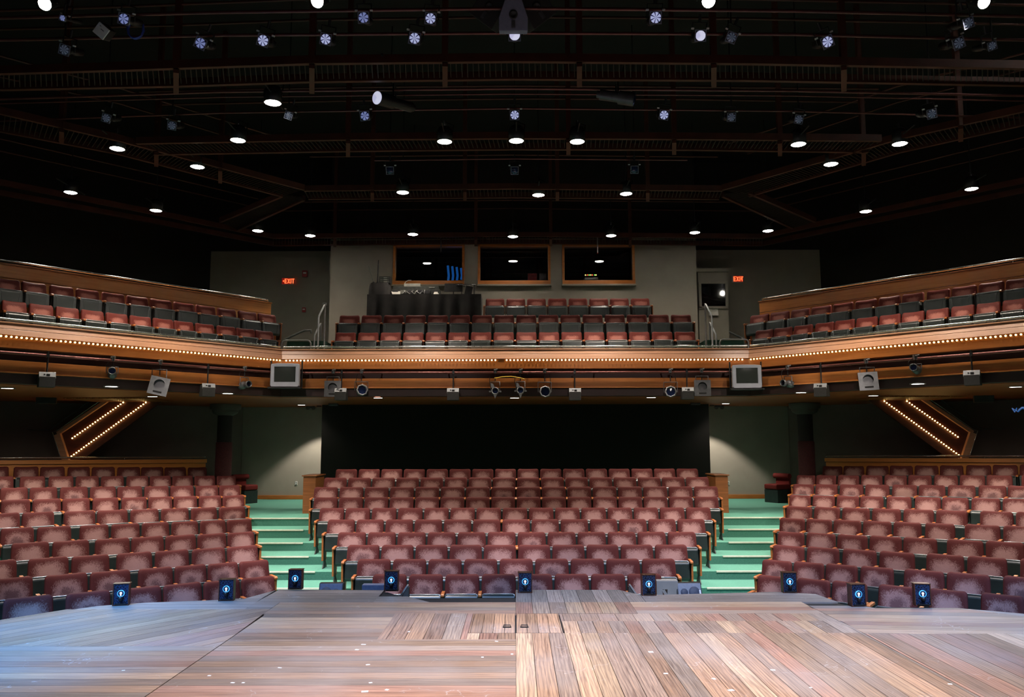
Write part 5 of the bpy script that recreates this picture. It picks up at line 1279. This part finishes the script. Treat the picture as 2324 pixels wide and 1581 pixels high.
# ------------------------------------------------------------------ mixing position at the back of the balcony
dz0 = BZ[2]
xl, xr = atY(833, 700, 21.9).x, atY(1092, 700, 21.9).x
zt = atY(960, 668, 21.9).z
def cloth(name, x0, x1, z0, z1, y, parent, depth, folds):
    """black drape: a top and a front with vertical folds"""
    mb = MB(); n = 60; rows = 8; vs = []
    for j in range(rows+1):
        for i in range(n+1):
            t = i/n; x = x0+(x1-x0)*t; zz = z1+(z0-z1)*j/rows
            f = 0.05*math.sin(t*folds*2*PI+math.sin(t*9)*1.3)+0.015*math.sin(t*folds*5.1+j*0.3)
            vs.append((x, y-0.02-f*(j/rows)**0.7-0.04*(j/rows), zz+0.012*math.sin(t*7)*(1 if 0 < j < rows else 0)))
    fs = [(j*(n+1)+i, j*(n+1)+i+1, (j+1)*(n+1)+i+1, (j+1)*(n+1)+i) for j in range(rows) for i in range(n)]
    mb.add(vs, fs, 0, True)
    mb.add([(x0, y-0.02, z1), (x1, y-0.02, z1), (x1, y+depth, z1), (x0, y+depth, z1)], [(0, 1, 2, 3)])
    for x in (x0, x1): mb.add([(x, y-0.02, z1), (x, y+depth, z1), (x, y+depth, z0), (x, y-0.06, z0)], [(0, 1, 2, 3)])
    return mb.build(name, 'black_cloth', parent)
r = empty('mixing_table', ((xl+xr)/2, 21.9, dz0), 0, 'long table under black cloth in front of the left booth window', 'table')
hw = (xr-xl)/2; H = zt-dz0
cloth('table_cloth', -hw, hw, 0.01, H+0.006, 0, r, 0.75, 7)
mb = MB(); mb.box((0, 0.38, H-0.02), (2*hw-0.02, 0.72, 0.03)); mb.build('tabletop', 'dark_panel', r)
for x in (-hw+0.08, hw-0.08):
    for y in (0.1, 0.66):
        mb = MB(); mb.cyl((x, y, 0), (x, y, H-0.03), 0.02, n=8); mb.build('leg', 'black_metal', r)
# draped rack at the left end with gear on top
x0 = atY(834, 650, 21.88).x; x1 = atY(884, 650, 21.88).x; z1 = atY(860, 640, 21.88).z
r = empty('draped_rack', ((x0+x1)/2, 21.92, zt+0.008), 0, 'black-draped rack standing on the left end of the mixing table', 'rack')
w_ = (x1-x0)/2
mb = MB(); n = 14; top = z1-zt
vs = []
for j, (s, z) in enumerate(((1.04, 0.0), (1.0, 0.12), (0.93, top*0.75), (0.86, top))):
    for i in range(n): 
        t = 2*PI*i/n; c, sn = math.cos(t), math.sin(t); m = max(abs(c), abs(sn)); vs.append((c/m*w_*s*(1+0.03*math.sin(5*t+j)), 0.3+sn/m*0.28*s*(1+0.03*math.cos(4*t+j)), z))
mb.add(vs, [(j*n+i, j*n+(i+1) % n, (j+1)*n+(i+1) % n, (j+1)*n+i) for j in range(3) for i in range(n)], 0, True); mb.add(vs[3*n:], [tuple(range(n))]); mb.build('rack_drape', 'black_cloth', r)
p = atY(874, 626, 22.1)
r = empty('rack_unit', (p.x, 22.15, z1+0.012), 0, 'small grey rack of receivers on top of the draped rack', 'equipment')
for k in range(3):
    mb = MB(); mb.box((0, 0, 0.03+k*0.055), (0.27, 0.22, 0.048)); mb.build('unit', 'equipment', r, bev=0.004)
    mb = MB(); mb.box((0.02, -0.112, 0.03+k*0.055), (0.1, 0.006, 0.02)); mb.build('display', 'equipment_light', r)
mb = MB(); mb.box((0.145, 0, 0.08), (0.012, 0.23, 0.17)); mb.box((-0.145, 0, 0.08), (0.012, 0.23, 0.17)); mb.box((0, 0, 0.17), (0.3, 0.23, 0.012)); mb.build('rack_frame', 'black_metal', r)
for px, tx, ty, lab in ((848, 836, 603, 'thin leaning aerial on the draped rack'), (857, 859, 590, 'thick upright aerial on the draped rack')):
    a, c = atY(px, 636, 22.0), atY(tx, ty, 22.0); a.z = z1
    r = empty('aerial', a, 0, lab, 'aerial')
    mb = MB(); mb.cyl((0, 0, 0), (0, 0, 0.03), 0.03, n=10); mb.build('foot', 'black_metal', r)
    mb = MB(); mb.cyl((0, 0, 0.02), c-a, 0.008 if px == 848 else 0.02, 0.005 if px == 848 else 0.012, n=8); mb.build('rod', 'equipment' if px == 848 else 'black_metal', r)
# mixing desk with meter bridge, papers, cables
xa, xb = atY(890, 660, 22.2).x, atY(1000, 660, 22.2).x
ms = zt+0.008
r = empty('mixing_desk', ((xa+xb)/2, 22.25, ms), 0, 'grey sound mixing desk seen from behind on the black-clothed table', 'mixing desk')
w_ = (xb-xa)
mb = MB(); mb.prism([(-0.2, 0), (0.35, 0), (0.35, 0.04), (-0.12, 0.16), (-0.2, 0.16)], -w_/2, w_/2, 'X'); mb.build('desk_body', 'equipment', r, bev=0.006)
mb = MB(); mb.box((0, -0.15, 0.20), (w_*0.94, 0.08, 0.1)); mb.build('meter_bridge', 'equipment', r, bev=0.005)
for k in range(6):
    mb = MB(); mb.box((-w_*0.42+k*w_*0.165, -0.205, 0.09), (w_*0.12, 0.012, 0.1)); mb.build('connector_panel', 'equipment_light' if k in (1,) else 'dark_grey_metal', r, bev=0.002)
mb = MB(); mb.box((w_*0.33, -0.194, 0.215), (0.15, 0.006, 0.025)); mb.build('nameplate', 'equipment_light', r)
for k in range(12):
    x = random.uniform(-w_*0.25, w_*0.25); mb = MB(); mb.tube([(x, -0.2, 0.1+random.uniform(-.03, .05)), (x+random.uniform(-.06, .06), -0.28, 0.09), (x+random.uniform(-.1, .1), -0.29, 0.02)], 0.008, 6); mb.build('patch_cable', random.choice(['equipment_light', 'black_metal', 'pale_metal']), r)
p = atY(935, 646, 22.3)
r = empty('desk_lamp_bar', (p.x, 22.3, ms), 0, 'grey box with gooseneck lamp rising behind the mixing desk', 'lamp')
hh = p.z-ms
mb = MB(); mb.box((0, 0.15, hh), (0.46, 0.2, 0.09)); mb.build('box_body', 'equipment_light', r, bev=0.006)
for x in (-0.2, 0.2): mb = MB(); mb.cyl((x, 0.15, 0), (x, 0.15, hh-0.04), 0.012, n=8); mb.build('post', 'black_metal', r)
mb = MB(); mb.tube([(-0.22, 0.1, hh+0.04), (-0.2, 0.1, hh+0.09), (-0.12, 0.08, hh+0.14), (-0.03, 0.06, hh+0.14)], 0.01, 6); mb.build('gooseneck', 'pale_metal', r)
for px, w_, lab, mt, ang in ((898, 0.18, 'stack of white folded papers at the left of the mixing desk', 'paper', 0.4), (989, 0.14, 'loose white papers at the right of the mixing desk', 'paper', -0.3)):
    p = atY(px, 662, 21.98)
    r = empty('paper_stack', (p.x, 21.99, ms), 0, lab, 'papers')
    for k in range(5):
        mb = MB(); mb.add([(-w_/2, 0, 0.01), (w_/2, 0, 0.01), (w_/2+ang*0.1-k*0.012, 0.06+k*0.012, 0.11), (-w_/2-ang*0.1+k*0.012, 0.06+k*0.012, 0.11-k*0.01)], [(0, 1, 2, 3)]); q = mb.build('sheet', mt, r); q.location = (0.008*k, 0.006*k, 0)
# music stand and dark screens at the right end
p = atY(1029, 652, 22.1)
r = empty('music_stand', (p.x, 22.1, ms), 0, 'black sheet-shaped stand at the right of the mixing desk', 'stand')
mb = MB(); mb.box((0, 0.06, 0.23), (0.5, 0.012, 0.25), Matrix.Rotation(R(-14), 3, 'X')); mb.build('desk_plate', 'black_metal', r, bev=0.003)
mb = MB(); mb.cyl((0, 0.06, 0.0), (0, 0.06, 0.15), 0.012, n=8); mb.cyl((0, 0.06, 0), (0, 0.06, 0.012), 0.1, n=16); mb.build('stand_foot', 'black_metal', r)
p = atY(1062, 655, 22.1)
r = empty('screen_on_arm', (p.x, 22.15, ms), 0, 'tilted dark screen under a shiny bar at the right end of the table', 'screen')
mb = MB(); mb.box((0.02, 0.0, 0.14), (0.2, 0.03, 0.25), Matrix.Rotation(R(12), 3, 'Y')); mb.build('screen_panel', 'speaker_dark', r, bev=0.004)
mb = MB(); mb.box((-0.06, -0.02, 0.30), (0.55, 0.1, 0.02)); mb.build('shiny_bar', 'chrome', r, bev=0.003)
mb = MB(); mb.cyl((0.17, 0, 0), (0.17, 0, 0.3), 0.014, n=8); mb.cyl((-0.18, 0.06, 0), (-0.18, 0, 0.3), 0.01, n=8); mb.build('post', 'black_metal', r)

# ================================================================== CATWALKS, HOUSE LIGHTS, LANTERNS
CW = 8.55
def catwalk(label, near, far, grate=True, beam=0.07, ht=0.13, rails=True, hang=()):
    n3 = [atZ(x, y, CW) for x, y in near]; f3 = [atZ(x, y, CW) for x, y in far]
    c = (n3[len(n3)//2]+f3[len(f3)//2])/2
    r = empty('catwalk', c, 0, label, 'catwalk', 'catwalks under the roof')
    for nm, pl in (('side_beam', n3), ('side_beam', f3)):
        mb = MB()
        for a, b_ in zip(pl, pl[1:]): mb.bar(a-c+Vector((0, 0, ht/2)), b_-c+Vector((0, 0, ht/2)), beam, ht)
        mb.build(nm, 'catwalk_paint', r)
    if grate:
        mb = MB()
        L0 = [0]
        for a, b_ in zip(n3, n3[1:]): L0.append(L0[-1]+(b_-a).length)
        def at_(pl, t):
            LL = [0]
            for a, b_ in zip(pl, pl[1:]): LL.append(LL[-1]+(b_-a).length)
            s = t*LL[-1]
            for i in range(len(pl)-1):
                if s <= LL[i+1] or i == len(pl)-2: return pl[i]+(pl[i+1]-pl[i])*((s-LL[i])/(LL[i+1]-LL[i]))
        N = int(L0[-1]/0.085)
        for k in range(N+1):
            a, b_ = at_(n3, k/N)-c, at_(f3, k/N)-c
            mb.bar(a+Vector((0, 0, 0.05)), b_+Vector((0, 0, 0.05)), 0.012, 0.04)
        mb.build('grating', 'grating', r)
    if rails:
        for pl, s in ((n3, 1), (f3, 1)):
            mb = MB(); mb.tube([q-c+Vector((0, 0, 1.05)) for q in pl], 0.022, 6); mb.build('hand_rail', 'catwalk_paint', r)
    for px, y0, y1 in hang:
        a = atZ(px, y0, CW)-c; b_ = atZ(px+(0), y1, CW)-c
        mb = MB(); mb.box(a+Vector((0, 0, 1.5)), (0.09, 0.09, 3.0)); mb.build('hanger_post', 'catwalk_paint', r)
        mb = MB(); mb.bar(a+Vector((0, 0, -0.03)), b_+Vector((0, 0, -0.03)), 0.08, 0.06); mb.build('cross_beam', 'catwalk_paint', r)
catwalk('long red-brown catwalk nearest the stage, right across the roof', [(-40, 170), (300, 160), (700, 146), (1165, 141), (1700, 146), (2364, 158)], [(-40, 206), (400, 197), (700, 187), (1165, 181), (1700, 184), (2364, 196)],
        hang=((708, 146, 205), (1010, 142, 190), (1315, 142, 190), (1620, 145, 190), (1915, 150, 200), (400, 157, 205)))
catwalk('straight red-brown catwalk behind the nearest one, holding seven lamps', [(310, 327), (790, 318), (1165, 315), (1560, 317), (2000, 321)], [(350, 352), (790, 344), (1165, 340), (1560, 341), (1970, 347)],
        hang=((790, 318, 350), (1290, 316, 345), (1530, 317, 345), (1770, 319, 348)))
catwalk('short red-brown catwalk in front of the control booth', [(690, 434), (1165, 429), (1640, 434)], [(700, 453), (1165, 449), (1632, 453)], hang=((845, 432, 452), (1055, 430, 450), (1265, 430, 450), (1470, 432, 452)))
catwalk('slanting red-brown catwalk on the left, running out from the booth catwalk', [(-40, 250), (266, 320), (448, 368), (690, 432)], [(-40, 292), (266, 350), (448, 397), (640, 447)], hang=((140, 292, 320), (355, 344, 372), (500, 382, 410)))
catwalk('slanting red-brown catwalk on the right, running out from the booth catwalk', [(1640, 432), (1886, 362), (2042, 316), (2364, 245)], [(1700, 447), (1886, 392), (2042, 347), (2364, 276)], hang=((1960, 340, 370), (2180, 285, 315)))
catwalk('short diagonal red-brown catwalk joining the left corner to the rear one', [(640, 447), (500, 505)], [(690, 455), (540, 524)], rails=False)
catwalk('short diagonal red-brown catwalk joining the right corner to the rear one', [(1640, 447), (1800, 520)], [(1700, 440), (1850, 505)], rails=False)
catwalk('rear red-brown catwalk along the booth wall', [(620, 541), (1165, 537), (1730, 541)], [(620, 558), (1165, 553), (1730, 558)], hang=((760, 541, 556), (1080, 538, 554), (1250, 538, 554), (1430, 539, 555)))
catwalk('rear red-brown catwalk along the left wing', [(-40, 412), (354, 488), (585, 535), (620, 541)], [(-40, 436), (354, 508), (585, 552), (620, 558)], grate=False)
catwalk('rear red-brown catwalk along the right wing', [(1730, 541), (1965, 490), (2205, 440), (2364, 408)], [(1730, 558), (1965, 510), (2205, 462), (2364, 430)], grate=False)
def house(px, py, lab, power=HOUSE, cone=92, tilt=0, big=1.0):
    p = atZ(px, py, CW-0.06)
    r = empty('house_light', p, 0, lab, 'ceiling light', 'lit house lights on the catwalks')
    q = 0.135*big
    mb = MB(); mb.lathe([(0.03, 0.30), (q*0.8, 0.28), (q*1.12, 0.2), (q*1.12, 0.0), (q, 0.0), (q*0.98, 0.04)], 24, 'Z'); mb.build('can', 'black_metal', r)
    mb = MB(); mb.lathe([(q, 0.006), (q*0.8, -0.006), (q*0.4, -0.012), (0.001, -0.014)], 24, 'Z'); mb.build('lamp_face', 'lamp_face', r)
    mb = MB(); mb.tube([(q*1.05, 0, 0.15), (q*1.2, 0.05, 0.34), (0.0, 0.08, 0.42)], 0.012, 6); mb.cyl((0, 0, 0.28), (0, 0.0, 0.42), 0.02, n=8); mb.build('hanger', 'black_metal', r)
    mb = MB(); mb.cyl((0, -0.6, 0.14), (0, 0.6, 0.14), 0.014, n=6); mb.build('mount_arm', 'black_metal', r)
    if py > 425:
        mb = MB(); mb.cyl((0, 0, 0.28), (0, 0, 11.61-p.z), 0.012, n=6); mb.build('drop_rod', 'black_metal', r)
    if power:
        aim = Vector((p.x*0.97, p.y-tilt, 0))
        spot(p+Vector((0, 0, -0.08)), aim, power, (1.0, 0.86, 0.7), cone, 1.0 if cone > 120 else 0.7, 0.12, 'house_lamp')
    return r
HL = [(266, 338, 'lit house light on the left slanting catwalk, outermost'), (540, 319, 'lit house light on the second catwalk, first from the left'), (1009, 322, 'starry bright house light on the second catwalk, left of its middle'), (1172, 320, 'lit house light at the middle of the second catwalk'),
      (1310, 322, 'lit house light on the second catwalk, right of its middle'), (1812, 328, 'lit house light on the second catwalk, last on the right'), (2042, 327, 'lit house light on the right slanting catwalk, outermost'),
      (448, 379, 'lit house light halfway along the left slanting catwalk'), (914, 437, 'lit house light on the booth catwalk, first from the left'), (1222, 443, 'lit house light on the booth catwalk, middle one'), (1421, 440, 'lit house light on the booth catwalk, last on the right'), (1886, 373, 'lit house light halfway along the right slanting catwalk'),
      (160, 437, 'lit house light on the left rear wing catwalk, outermost'), (354, 478, 'lit house light halfway along the left rear wing catwalk'), (585, 524, 'lit house light at the inner end of the left rear wing catwalk'), (704, 535, 'lit house light on the rear catwalk, left of the booth windows'),
      (937, 532, 'lit house light over the left booth window'), (1164, 537, 'lit house light over the middle booth window'), (1387, 535, 'lit house light over the right booth window'), (1577, 528, 'lit house light on the rear catwalk, above the dark pier window'),
      (1743, 524, 'lit house light at the inner end of the right rear wing catwalk'), (1965, 480, 'lit house light halfway along the right rear wing catwalk'), (2205, 429, 'lit house light on the right rear wing catwalk, outermost'), (619, 234, 'lone lit house light just behind the nearest catwalk')]
for px, py, lab in HL: house(px, py, lab, HOUSE*(0.22 if py > 525 else 0.16 if py > 500 else 1.0), 130 if py > 500 else 74 if px in (160, 354, 1965, 2205) else (54 if px in (540, 1009, 1172, 1310, 1812, 619) else 104))
# lit front lanterns at the very top of the view
for px, py, lab in ((104, 8, 'lit warm flood at the top left corner'), (722, 2, 'lit warm flood at the top edge, left of the speaker cluster'), (1608, 2, 'lit warm flood at the top edge, right of the speaker cluster'), (2230, 4, 'lit warm flood at the top right corner')):
    p = atZ(px, py, CW)
    r = empty('flood_lantern', p, 0, lab, 'stage light', 'lit floods at the top of the view')
    rot = Matrix.Rotation(R(35), 3, 'X') @ Matrix.Rotation(R(random.uniform(-20, 20)), 3, 'Z')
    mb = MB(); mb.lathe([(0.001, -0.25), (0.07, -0.23), (0.09, 0.0), (0.10, 0.03), (0.085, 0.035)], 20, 'Y'); q = mb.build('can', 'black_metal', r); q.rotation_euler = rot.to_euler()
    mb = MB(); mb.lathe([(0.083, 0.03), (0.05, 0.045), (0.001, 0.05)], 20, 'Y'); q = mb.build('lamp_face', 'lamp_face', r); q.rotation_euler = rot.to_euler()
    mb = MB(); mb.tube([(-0.15, 0, 0), (-0.15, 0.02, 0.25), (0.15, 0.02, 0.25), (0.15, 0, 0)], 0.012, 6); mb.build('yoke', 'black_metal', r)

# two lit floods on the right box boom, mirrored in the pier window
for z, lab in ((10.42, 'upper lit flood on the right side boom beside the stage'), (9.8, 'lower lit flood on the right side boom beside the stage')):
    r = empty('flood_lantern', (9.75, 10.0, z), R(195), lab, 'stage light', 'lit floods on the side boom')
    mb = MB(); mb.lathe([(0.001, -0.3), (0.09, -0.28), (0.115, 0.0), (0.13, 0.03), (0.11, 0.035)], 20, 'Y'); mb.build('can', 'black_metal', r)
    mb = MB(); mb.lathe([(0.108, 0.03), (0.06, 0.05), (0.001, 0.055)], 20, 'Y'); mb.build('lamp_face', 'lamp_face', r)
    mb = MB(); mb.bar((0, 0.1, 0), (0, 0.1, 11.6-z), 0.05, 0.05, up=Vector((0, 1, 0))); mb.build('boom_arm', 'black_metal', r)

# pipes of the grid and the lanterns hung from them
def gridpipe(label, pts, rad=0.024, z=CW+0.15):
    q = [atZ(x, y, z) for x, y in pts]; c = q[len(q)//2]
    r = empty('grid_pipe', c, 0, label, 'pipe', 'pipes of the lighting grid')
    mb = MB(); mb.tube([p-c for p in q], rad, 8); mb.build('pipe_tube', 'pipe_paint', r)
gridpipe('thin lighting pipe at the top of the view, passing behind the speaker cluster', [(-40, 42), (500, 28), (1165, 19), (1800, 25), (2364, 38)])
gridpipe('thin lighting pipe below the speaker cluster', [(-40, 92), (500, 80), (1165, 75), (1800, 78), (2364, 92)])
gridpipe('lighting pipe just behind the nearest catwalk', [(-40, 226), (500, 208), (1165, 201), (1800, 206), (2364, 218)])
gridpipe('thin lighting pipe a little behind the nearest catwalk, lower one', [(-40, 236), (500, 220), (1165, 213), (1800, 217), (2364, 230)], 0.015)
gridpipe('thin lighting pipe holding the small middle lantern', [(-40, 276), (500, 256), (1165, 246), (1800, 252), (2364, 268)], 0.018)
gridpipe('thin lighting pipe between the second and the booth catwalk', [(850, 364), (1165, 360), (1560, 363)], 0.018)
def lantern(px, py, wpx, roll, lens, lab):
    p = atZ(px, py, CW-0.1)
    k = scale_at(p); s = wpx*k
    r = empty('stage_lantern', p, 0, lab, 'stage light', 'lanterns hung in the grid')
    rot = Matrix.Rotation(R(22), 3, 'X') @ Matrix.Rotation(R(roll), 3, 'Y')
    def put(mb, nm, mt, bev=0): q = mb.build(nm, mt, r, bev=bev); q.rotation_euler = rot.to_euler(); return q
    mb = MB()
    for c, d in (((0, 0, s*.46), (s, .02, s*.08)), ((0, 0, -s*.46), (s, .02, s*.08)), ((s*.46, 0, 0), (s*.08, .02, s)), ((-s*.46, 0, 0), (s*.08, .02, s))): mb.box(c, d)
    put(mb, 'colour_frame', 'speaker_blue')
    mb = MB(); mb.lathe([(0.001, -0.5), (s*.33, -0.48), (s*.4, -0.3), (s*.3, -0.27), (s*.3, -0.12), (s*.44, -0.1), (s*.44, -0.01), (s*.42, -0.01)], 20, 'Y'); mb2 = put(mb, 'barrel', 'black_metal')
    mb = MB(); mb.lathe([(s*.43, 0.0), (s*.3, 0.012), (s*0.1, 0.02), (0.0005, 0.021)], 24, 'Y'); put(mb, 'lens', lens)
    mb = MB(); mb.tube([(-s*.62, 0.1, 0), (-s*.62, 0.1, 0.18), (s*.62, 0.1, 0.18), (s*.62, 0.1, 0)], 0.011, 6); mb.cyl((0, 0.1, 0.18), (0, 0.1, 0.29), 0.02, n=8); put(mb, 'yoke', 'black_metal')
    if lens in ('lens_dim', 'lens_off'):
        mb = MB(); mb.cyl((0, 0, 0.2), (0, 0, 11.61-p.z), 0.012, n=6); mb.build('drop_rod', 'black_metal', r)
    for sg in (-1, 1):
        mb = MB(); mb.box((sg*s*.66, 0.05, s*.62), (s*.24, 0.03, s*.14)); put(mb, 'clip', 'white_plastic', 0.003)
LN = [(281, 43, 26, 15, 'lens_mid', 'violet-lensed lantern beside the coiled blue cable, top left'), (142, 41, 14, 20, 'lens_mid', 'tiny blue-lensed lantern in the top left corner'), (146, 113, 24, 20, 'lens_dim', 'dim blue fan-lensed lantern under the top left corner'),
      (455, 98, 26, 28, 'lens_mid', 'tilted blue fan-lensed lantern left of the pair above the nearest catwalk'), (597, 92, 27, 18, 'lens_bright', 'bright fan-lensed lantern, left one of the pair above the nearest catwalk'), (739, 89, 26, 12, 'lens_bright', 'bright fan-lensed lantern, right one of the pair above the nearest catwalk'),
      (825, 40, 26, 0, 'lens_mid', 'grey-blue lensed lantern on the top pipe, left of the fan-lensed one'), (977, 42, 26, 6, 'lens_bright', 'fan-lensed lantern on the top pipe, left of the speaker cluster'), (941, 87, 27, 10, 'lens_bright', 'fan-lensed lantern on the second pipe, left of the speaker cluster'),
      (1168, 79, 28, 0, 'lens_plain', 'plain bright-lensed lantern directly under the speaker cluster'), (1488, 40, 28, 0, 'lens_bright', 'fan-lensed lantern on the top pipe, right of the speaker cluster'), (1590, 81, 26, 0, 'lens_plain', 'half-lit blue lantern on the second pipe, right of the cluster'),
      (1660, 85, 24, 20, 'lens_dim', 'dim lantern beside the half-lit blue one'), (1878, 95, 27, -25, 'lens_bright', 'tilted bright lantern above the right of the nearest catwalk'), (2176, 98, 26, -25, 'lens_dim', 'dim blue fan-lensed lantern, upper right'), (2198, 52, 24, -20, 'lens_dim', 'dark lantern under the top right flood'), (2252, 104, 20, -20, 'lens_dim', 'dim round lantern at the upper right edge'),
      (1168, 261, 22, 0, 'lens_bright', 'small fan-lensed lantern in the middle behind the nearest catwalk'), (1507, 261, 22, 8, 'lens_bright', 'small fan-lensed lantern right behind the nearest catwalk'), (828, 263, 22, -5, 'lens_mid', 'small dim blue lantern left behind the nearest catwalk'),
      (241, 268, 20, 20, 'lens_dim', 'dim lantern near the left slanting catwalk, upper left'), (390, 285, 20, 10, 'lens_dim', 'dim lantern hanging between the left slanting and nearest catwalks'), (885, 387, 18, 0, 'lens_off', 'dark lantern between second and booth catwalks, left'), (1168, 387, 18, 0, 'lens_off', 'dark lantern between second and booth catwalks, middle'), (1440, 385, 18, 0, 'lens_off', 'dark lantern between second and booth catwalks, right'),
      (1660, 266, 20, 0, 'lens_dim', 'dim lantern of the right cluster behind the nearest catwalk, left one'), (1813, 271, 20, 10, 'lens_dim', 'dim lantern of the right cluster behind the nearest catwalk, right one'), (2115, 258, 22, -15, 'lens_dim', 'dim lantern beside the right slanting catwalk, far right'),
      (655, 262, 18, 20, 'lens_dim', 'dim lantern near the lone house light, left behind the nearest catwalk')]
for a in LN: lantern(*a)
# follow spots on the nearest catwalk
for px, py, sg, lit, lab in ((856, 222, 1, True, 'large round-lensed follow spot hung under the nearest catwalk, left'), (1440, 226, -1, False, 'grey cylinder follow spot hung under the nearest catwalk, right')):
    p = atZ(px, py, CW-0.15)
    r = empty('follow_spot', p, 0, lab, 'stage light', 'follow spots')
    d = Vector((0.46, 0.66, 0.12)) if lit else Vector((-0.55, 0.12, 0.14))
    mb = MB(); mb.cyl((0, 0, 0), d*0.45, 0.11, n=20); mb.cyl(d*0.45, d, 0.085, n=20); mb.cyl(d, d*1.08, 0.06, n=16); mb.build('barrel', 'black_metal' if lit else 'dark_grey_metal', r)
    mb = MB(); x = -d.normalized(); 
    mb.lathe([(0.105, 0.004), (0.06, 0.014), (0.001, 0.018)], 24, 'Z', rot=x.to_track_quat('Z', 'Y').to_matrix()); mb.build('lens', 'lens_plain' if lit else 'lens_off', r)
    mb = MB(); mb.tube([d*0.5+Vector((0, -0.13, 0)), d*0.5+Vector((0, -0.13, 0.3)), d*0.5+Vector((0, 0.13, 0.3)), d*0.5+Vector((0, 0.13, 0))], 0.014, 6); mb.cyl(d*0.5+Vector((0, 0, 0.3)), d*0.5+Vector((0, -1.3 if lit else -0.9, 0.2)), 0.02, n=8); mb.build('yoke', 'black_metal', r)
# pale square panel (frosted flood) top left
p = atZ(230, 70, CW)
r = empty('square_flood', p, 0, 'white square-faced flood tilted on its corner, top left', 'stage light')
rot = Matrix.Rotation(R(20), 3, 'X') @ Matrix.Rotation(R(42), 3, 'Y')
mb = MB(); mb.box((0, 0.0, 0), (0.17, 0.03, 0.17)); q = mb.build('face', 'white_plastic', r, bev=0.004); q.rotation_euler = rot.to_euler()
mb = MB(); mb.prism([(-0.085, -0.085), (0.085, -0.085), (0.085, 0.085), (-0.085, 0.085)], 0.015, 0.2, 'Y'); q = mb.build('can', 'black_metal', r, bev=0.01); q.rotation_euler = rot.to_euler()
mb = MB(); mb.box((0.01, -0.017, 0.02), (0.05, 0.004, 0.012)); mb.box((-0.04, -0.017, 0.05), (0.02, 0.004, 0.01)); q = mb.build('mark', 'ink', r); q.rotation_euler = rot.to_euler()
# coil of blue cable
p = atZ(308, 66, CW)
mb = MB(); mb.tube([(0.11*math.cos(k*0.5)*(1+0.05*math.sin(k*1.3)), 0.02*math.sin(k*0.9), 0.14*math.sin(k*0.5)) for k in range(60)], 0.009, 6)
tag(mb.build('cable_coil', 'blue_cable', loc=p), 'coil of blue cable hanging beside the violet-lensed lantern', 'cable')
# speaker cluster over the stage edge
def speaker_cab(px, py, hpx, wtop, wbot, tilt, mt, lab):
    p = atY(px, py, 10.2 if tilt == 0 else 10.75); k = scale_at(p)
    r = empty('hanging_speaker', p, 0, lab, 'speaker', 'hanging speaker cluster')
    h, wt, wb = hpx*k, wtop*k, wbot*k
    rot = Matrix.Rotation(R(tilt), 3, 'Y') @ Matrix.Rotation(R(22), 3, 'X')
    def put(mb, nm, m_, bev=0): q = mb.build(nm, m_, r, bev=bev); q.rotation_euler = rot.to_euler()
    mb = MB(); mb.prism([(-wb/2, -h/2), (wb/2, -h/2), (wb/2*1.0, -h*0.1), (wt/2, h/2), (-wt/2, h/2), (-wb/2, -h*0.1)], -0.02, 0.4, 'Y'); put(mb, 'cabinet', mt, 0.012)
    mb = MB(); mb.lathe([(wb*0.15, 0.0), (wb*0.15, 0.012), (wb*0.08, 0.012), (wb*0.075, 0.002), (0.001, 0.002)], 20, 'Y', (0, -0.02, -h*0.02)); put(mb, 'driver', 'speaker_dark')
    mb = MB(); mb.box((0, -0.026, -h*0.3), (wb*0.13, 0.01, h*0.22)); mb.box((0, -0.032, -h*0.3), (wb*0.05, 0.01, h*0.12)); put(mb, 'rig_plate', 'dark_grey_metal')
    mb = MB(); mb.cyl((0, 0.1, h*0.5), (0, 0.1, h*0.5+1.6), 0.012, n=8); put(mb, 'hang_cable', 'pale_metal')
speaker_cab(1165, 32, 72, 34, 66, 0, 'speaker_blue', 'blue-grey tapered loudspeaker in the middle of the hanging cluster')
speaker_cab(1112, 14, 78, 40, 66, 38, 'speaker_dark', 'dark tapered loudspeaker leaning left in the hanging cluster')
speaker_cab(1216, 14, 78, 40, 66, -38, 'speaker_dark', 'dark tapered loudspeaker leaning right in the hanging cluster')
# a hanging microphone or boom in front of the booth windows and a yellow cable on the balcony pipe
for px, lab in ((1001, 'thin black drop rod hanging before the left booth window'), (1356, 'thin pale drop rod with red tip hanging before the right booth window')):
    a = atZ(px, 548, CW+0.0); b_ = Vector((a.x, a.y, a.z-0.33 if px > 1200 else a.z-0.3))
    r = empty('drop_rod', a, 0, lab, 'rod')
    mb = MB(); mb.cyl((0, 0, 0.15), b_-a, 0.016, n=8); mb.build('rod', 'pale_metal' if px > 1200 else 'dark_grey_metal', r)
    mb = MB(); mb.cyl(b_-a, b_-a-Vector((0, 0, 0.025)), 0.022, n=8); mb.build('tip', 'red_box' if px > 1200 else 'black_metal', r)
pts = [atY(x, y, BY-0.14) for x, y in ((1122, 858), (1140, 855), (1160, 854), (1180, 857), (1190, 860))]
mb = MB(); mb.tube([p-pts[2] for p in pts], 0.012, 6); tag(mb.build('yellow_cable', 'yellow_cable', loc=pts[2]), 'short yellow cable strung between the three centre lights', 'cable')
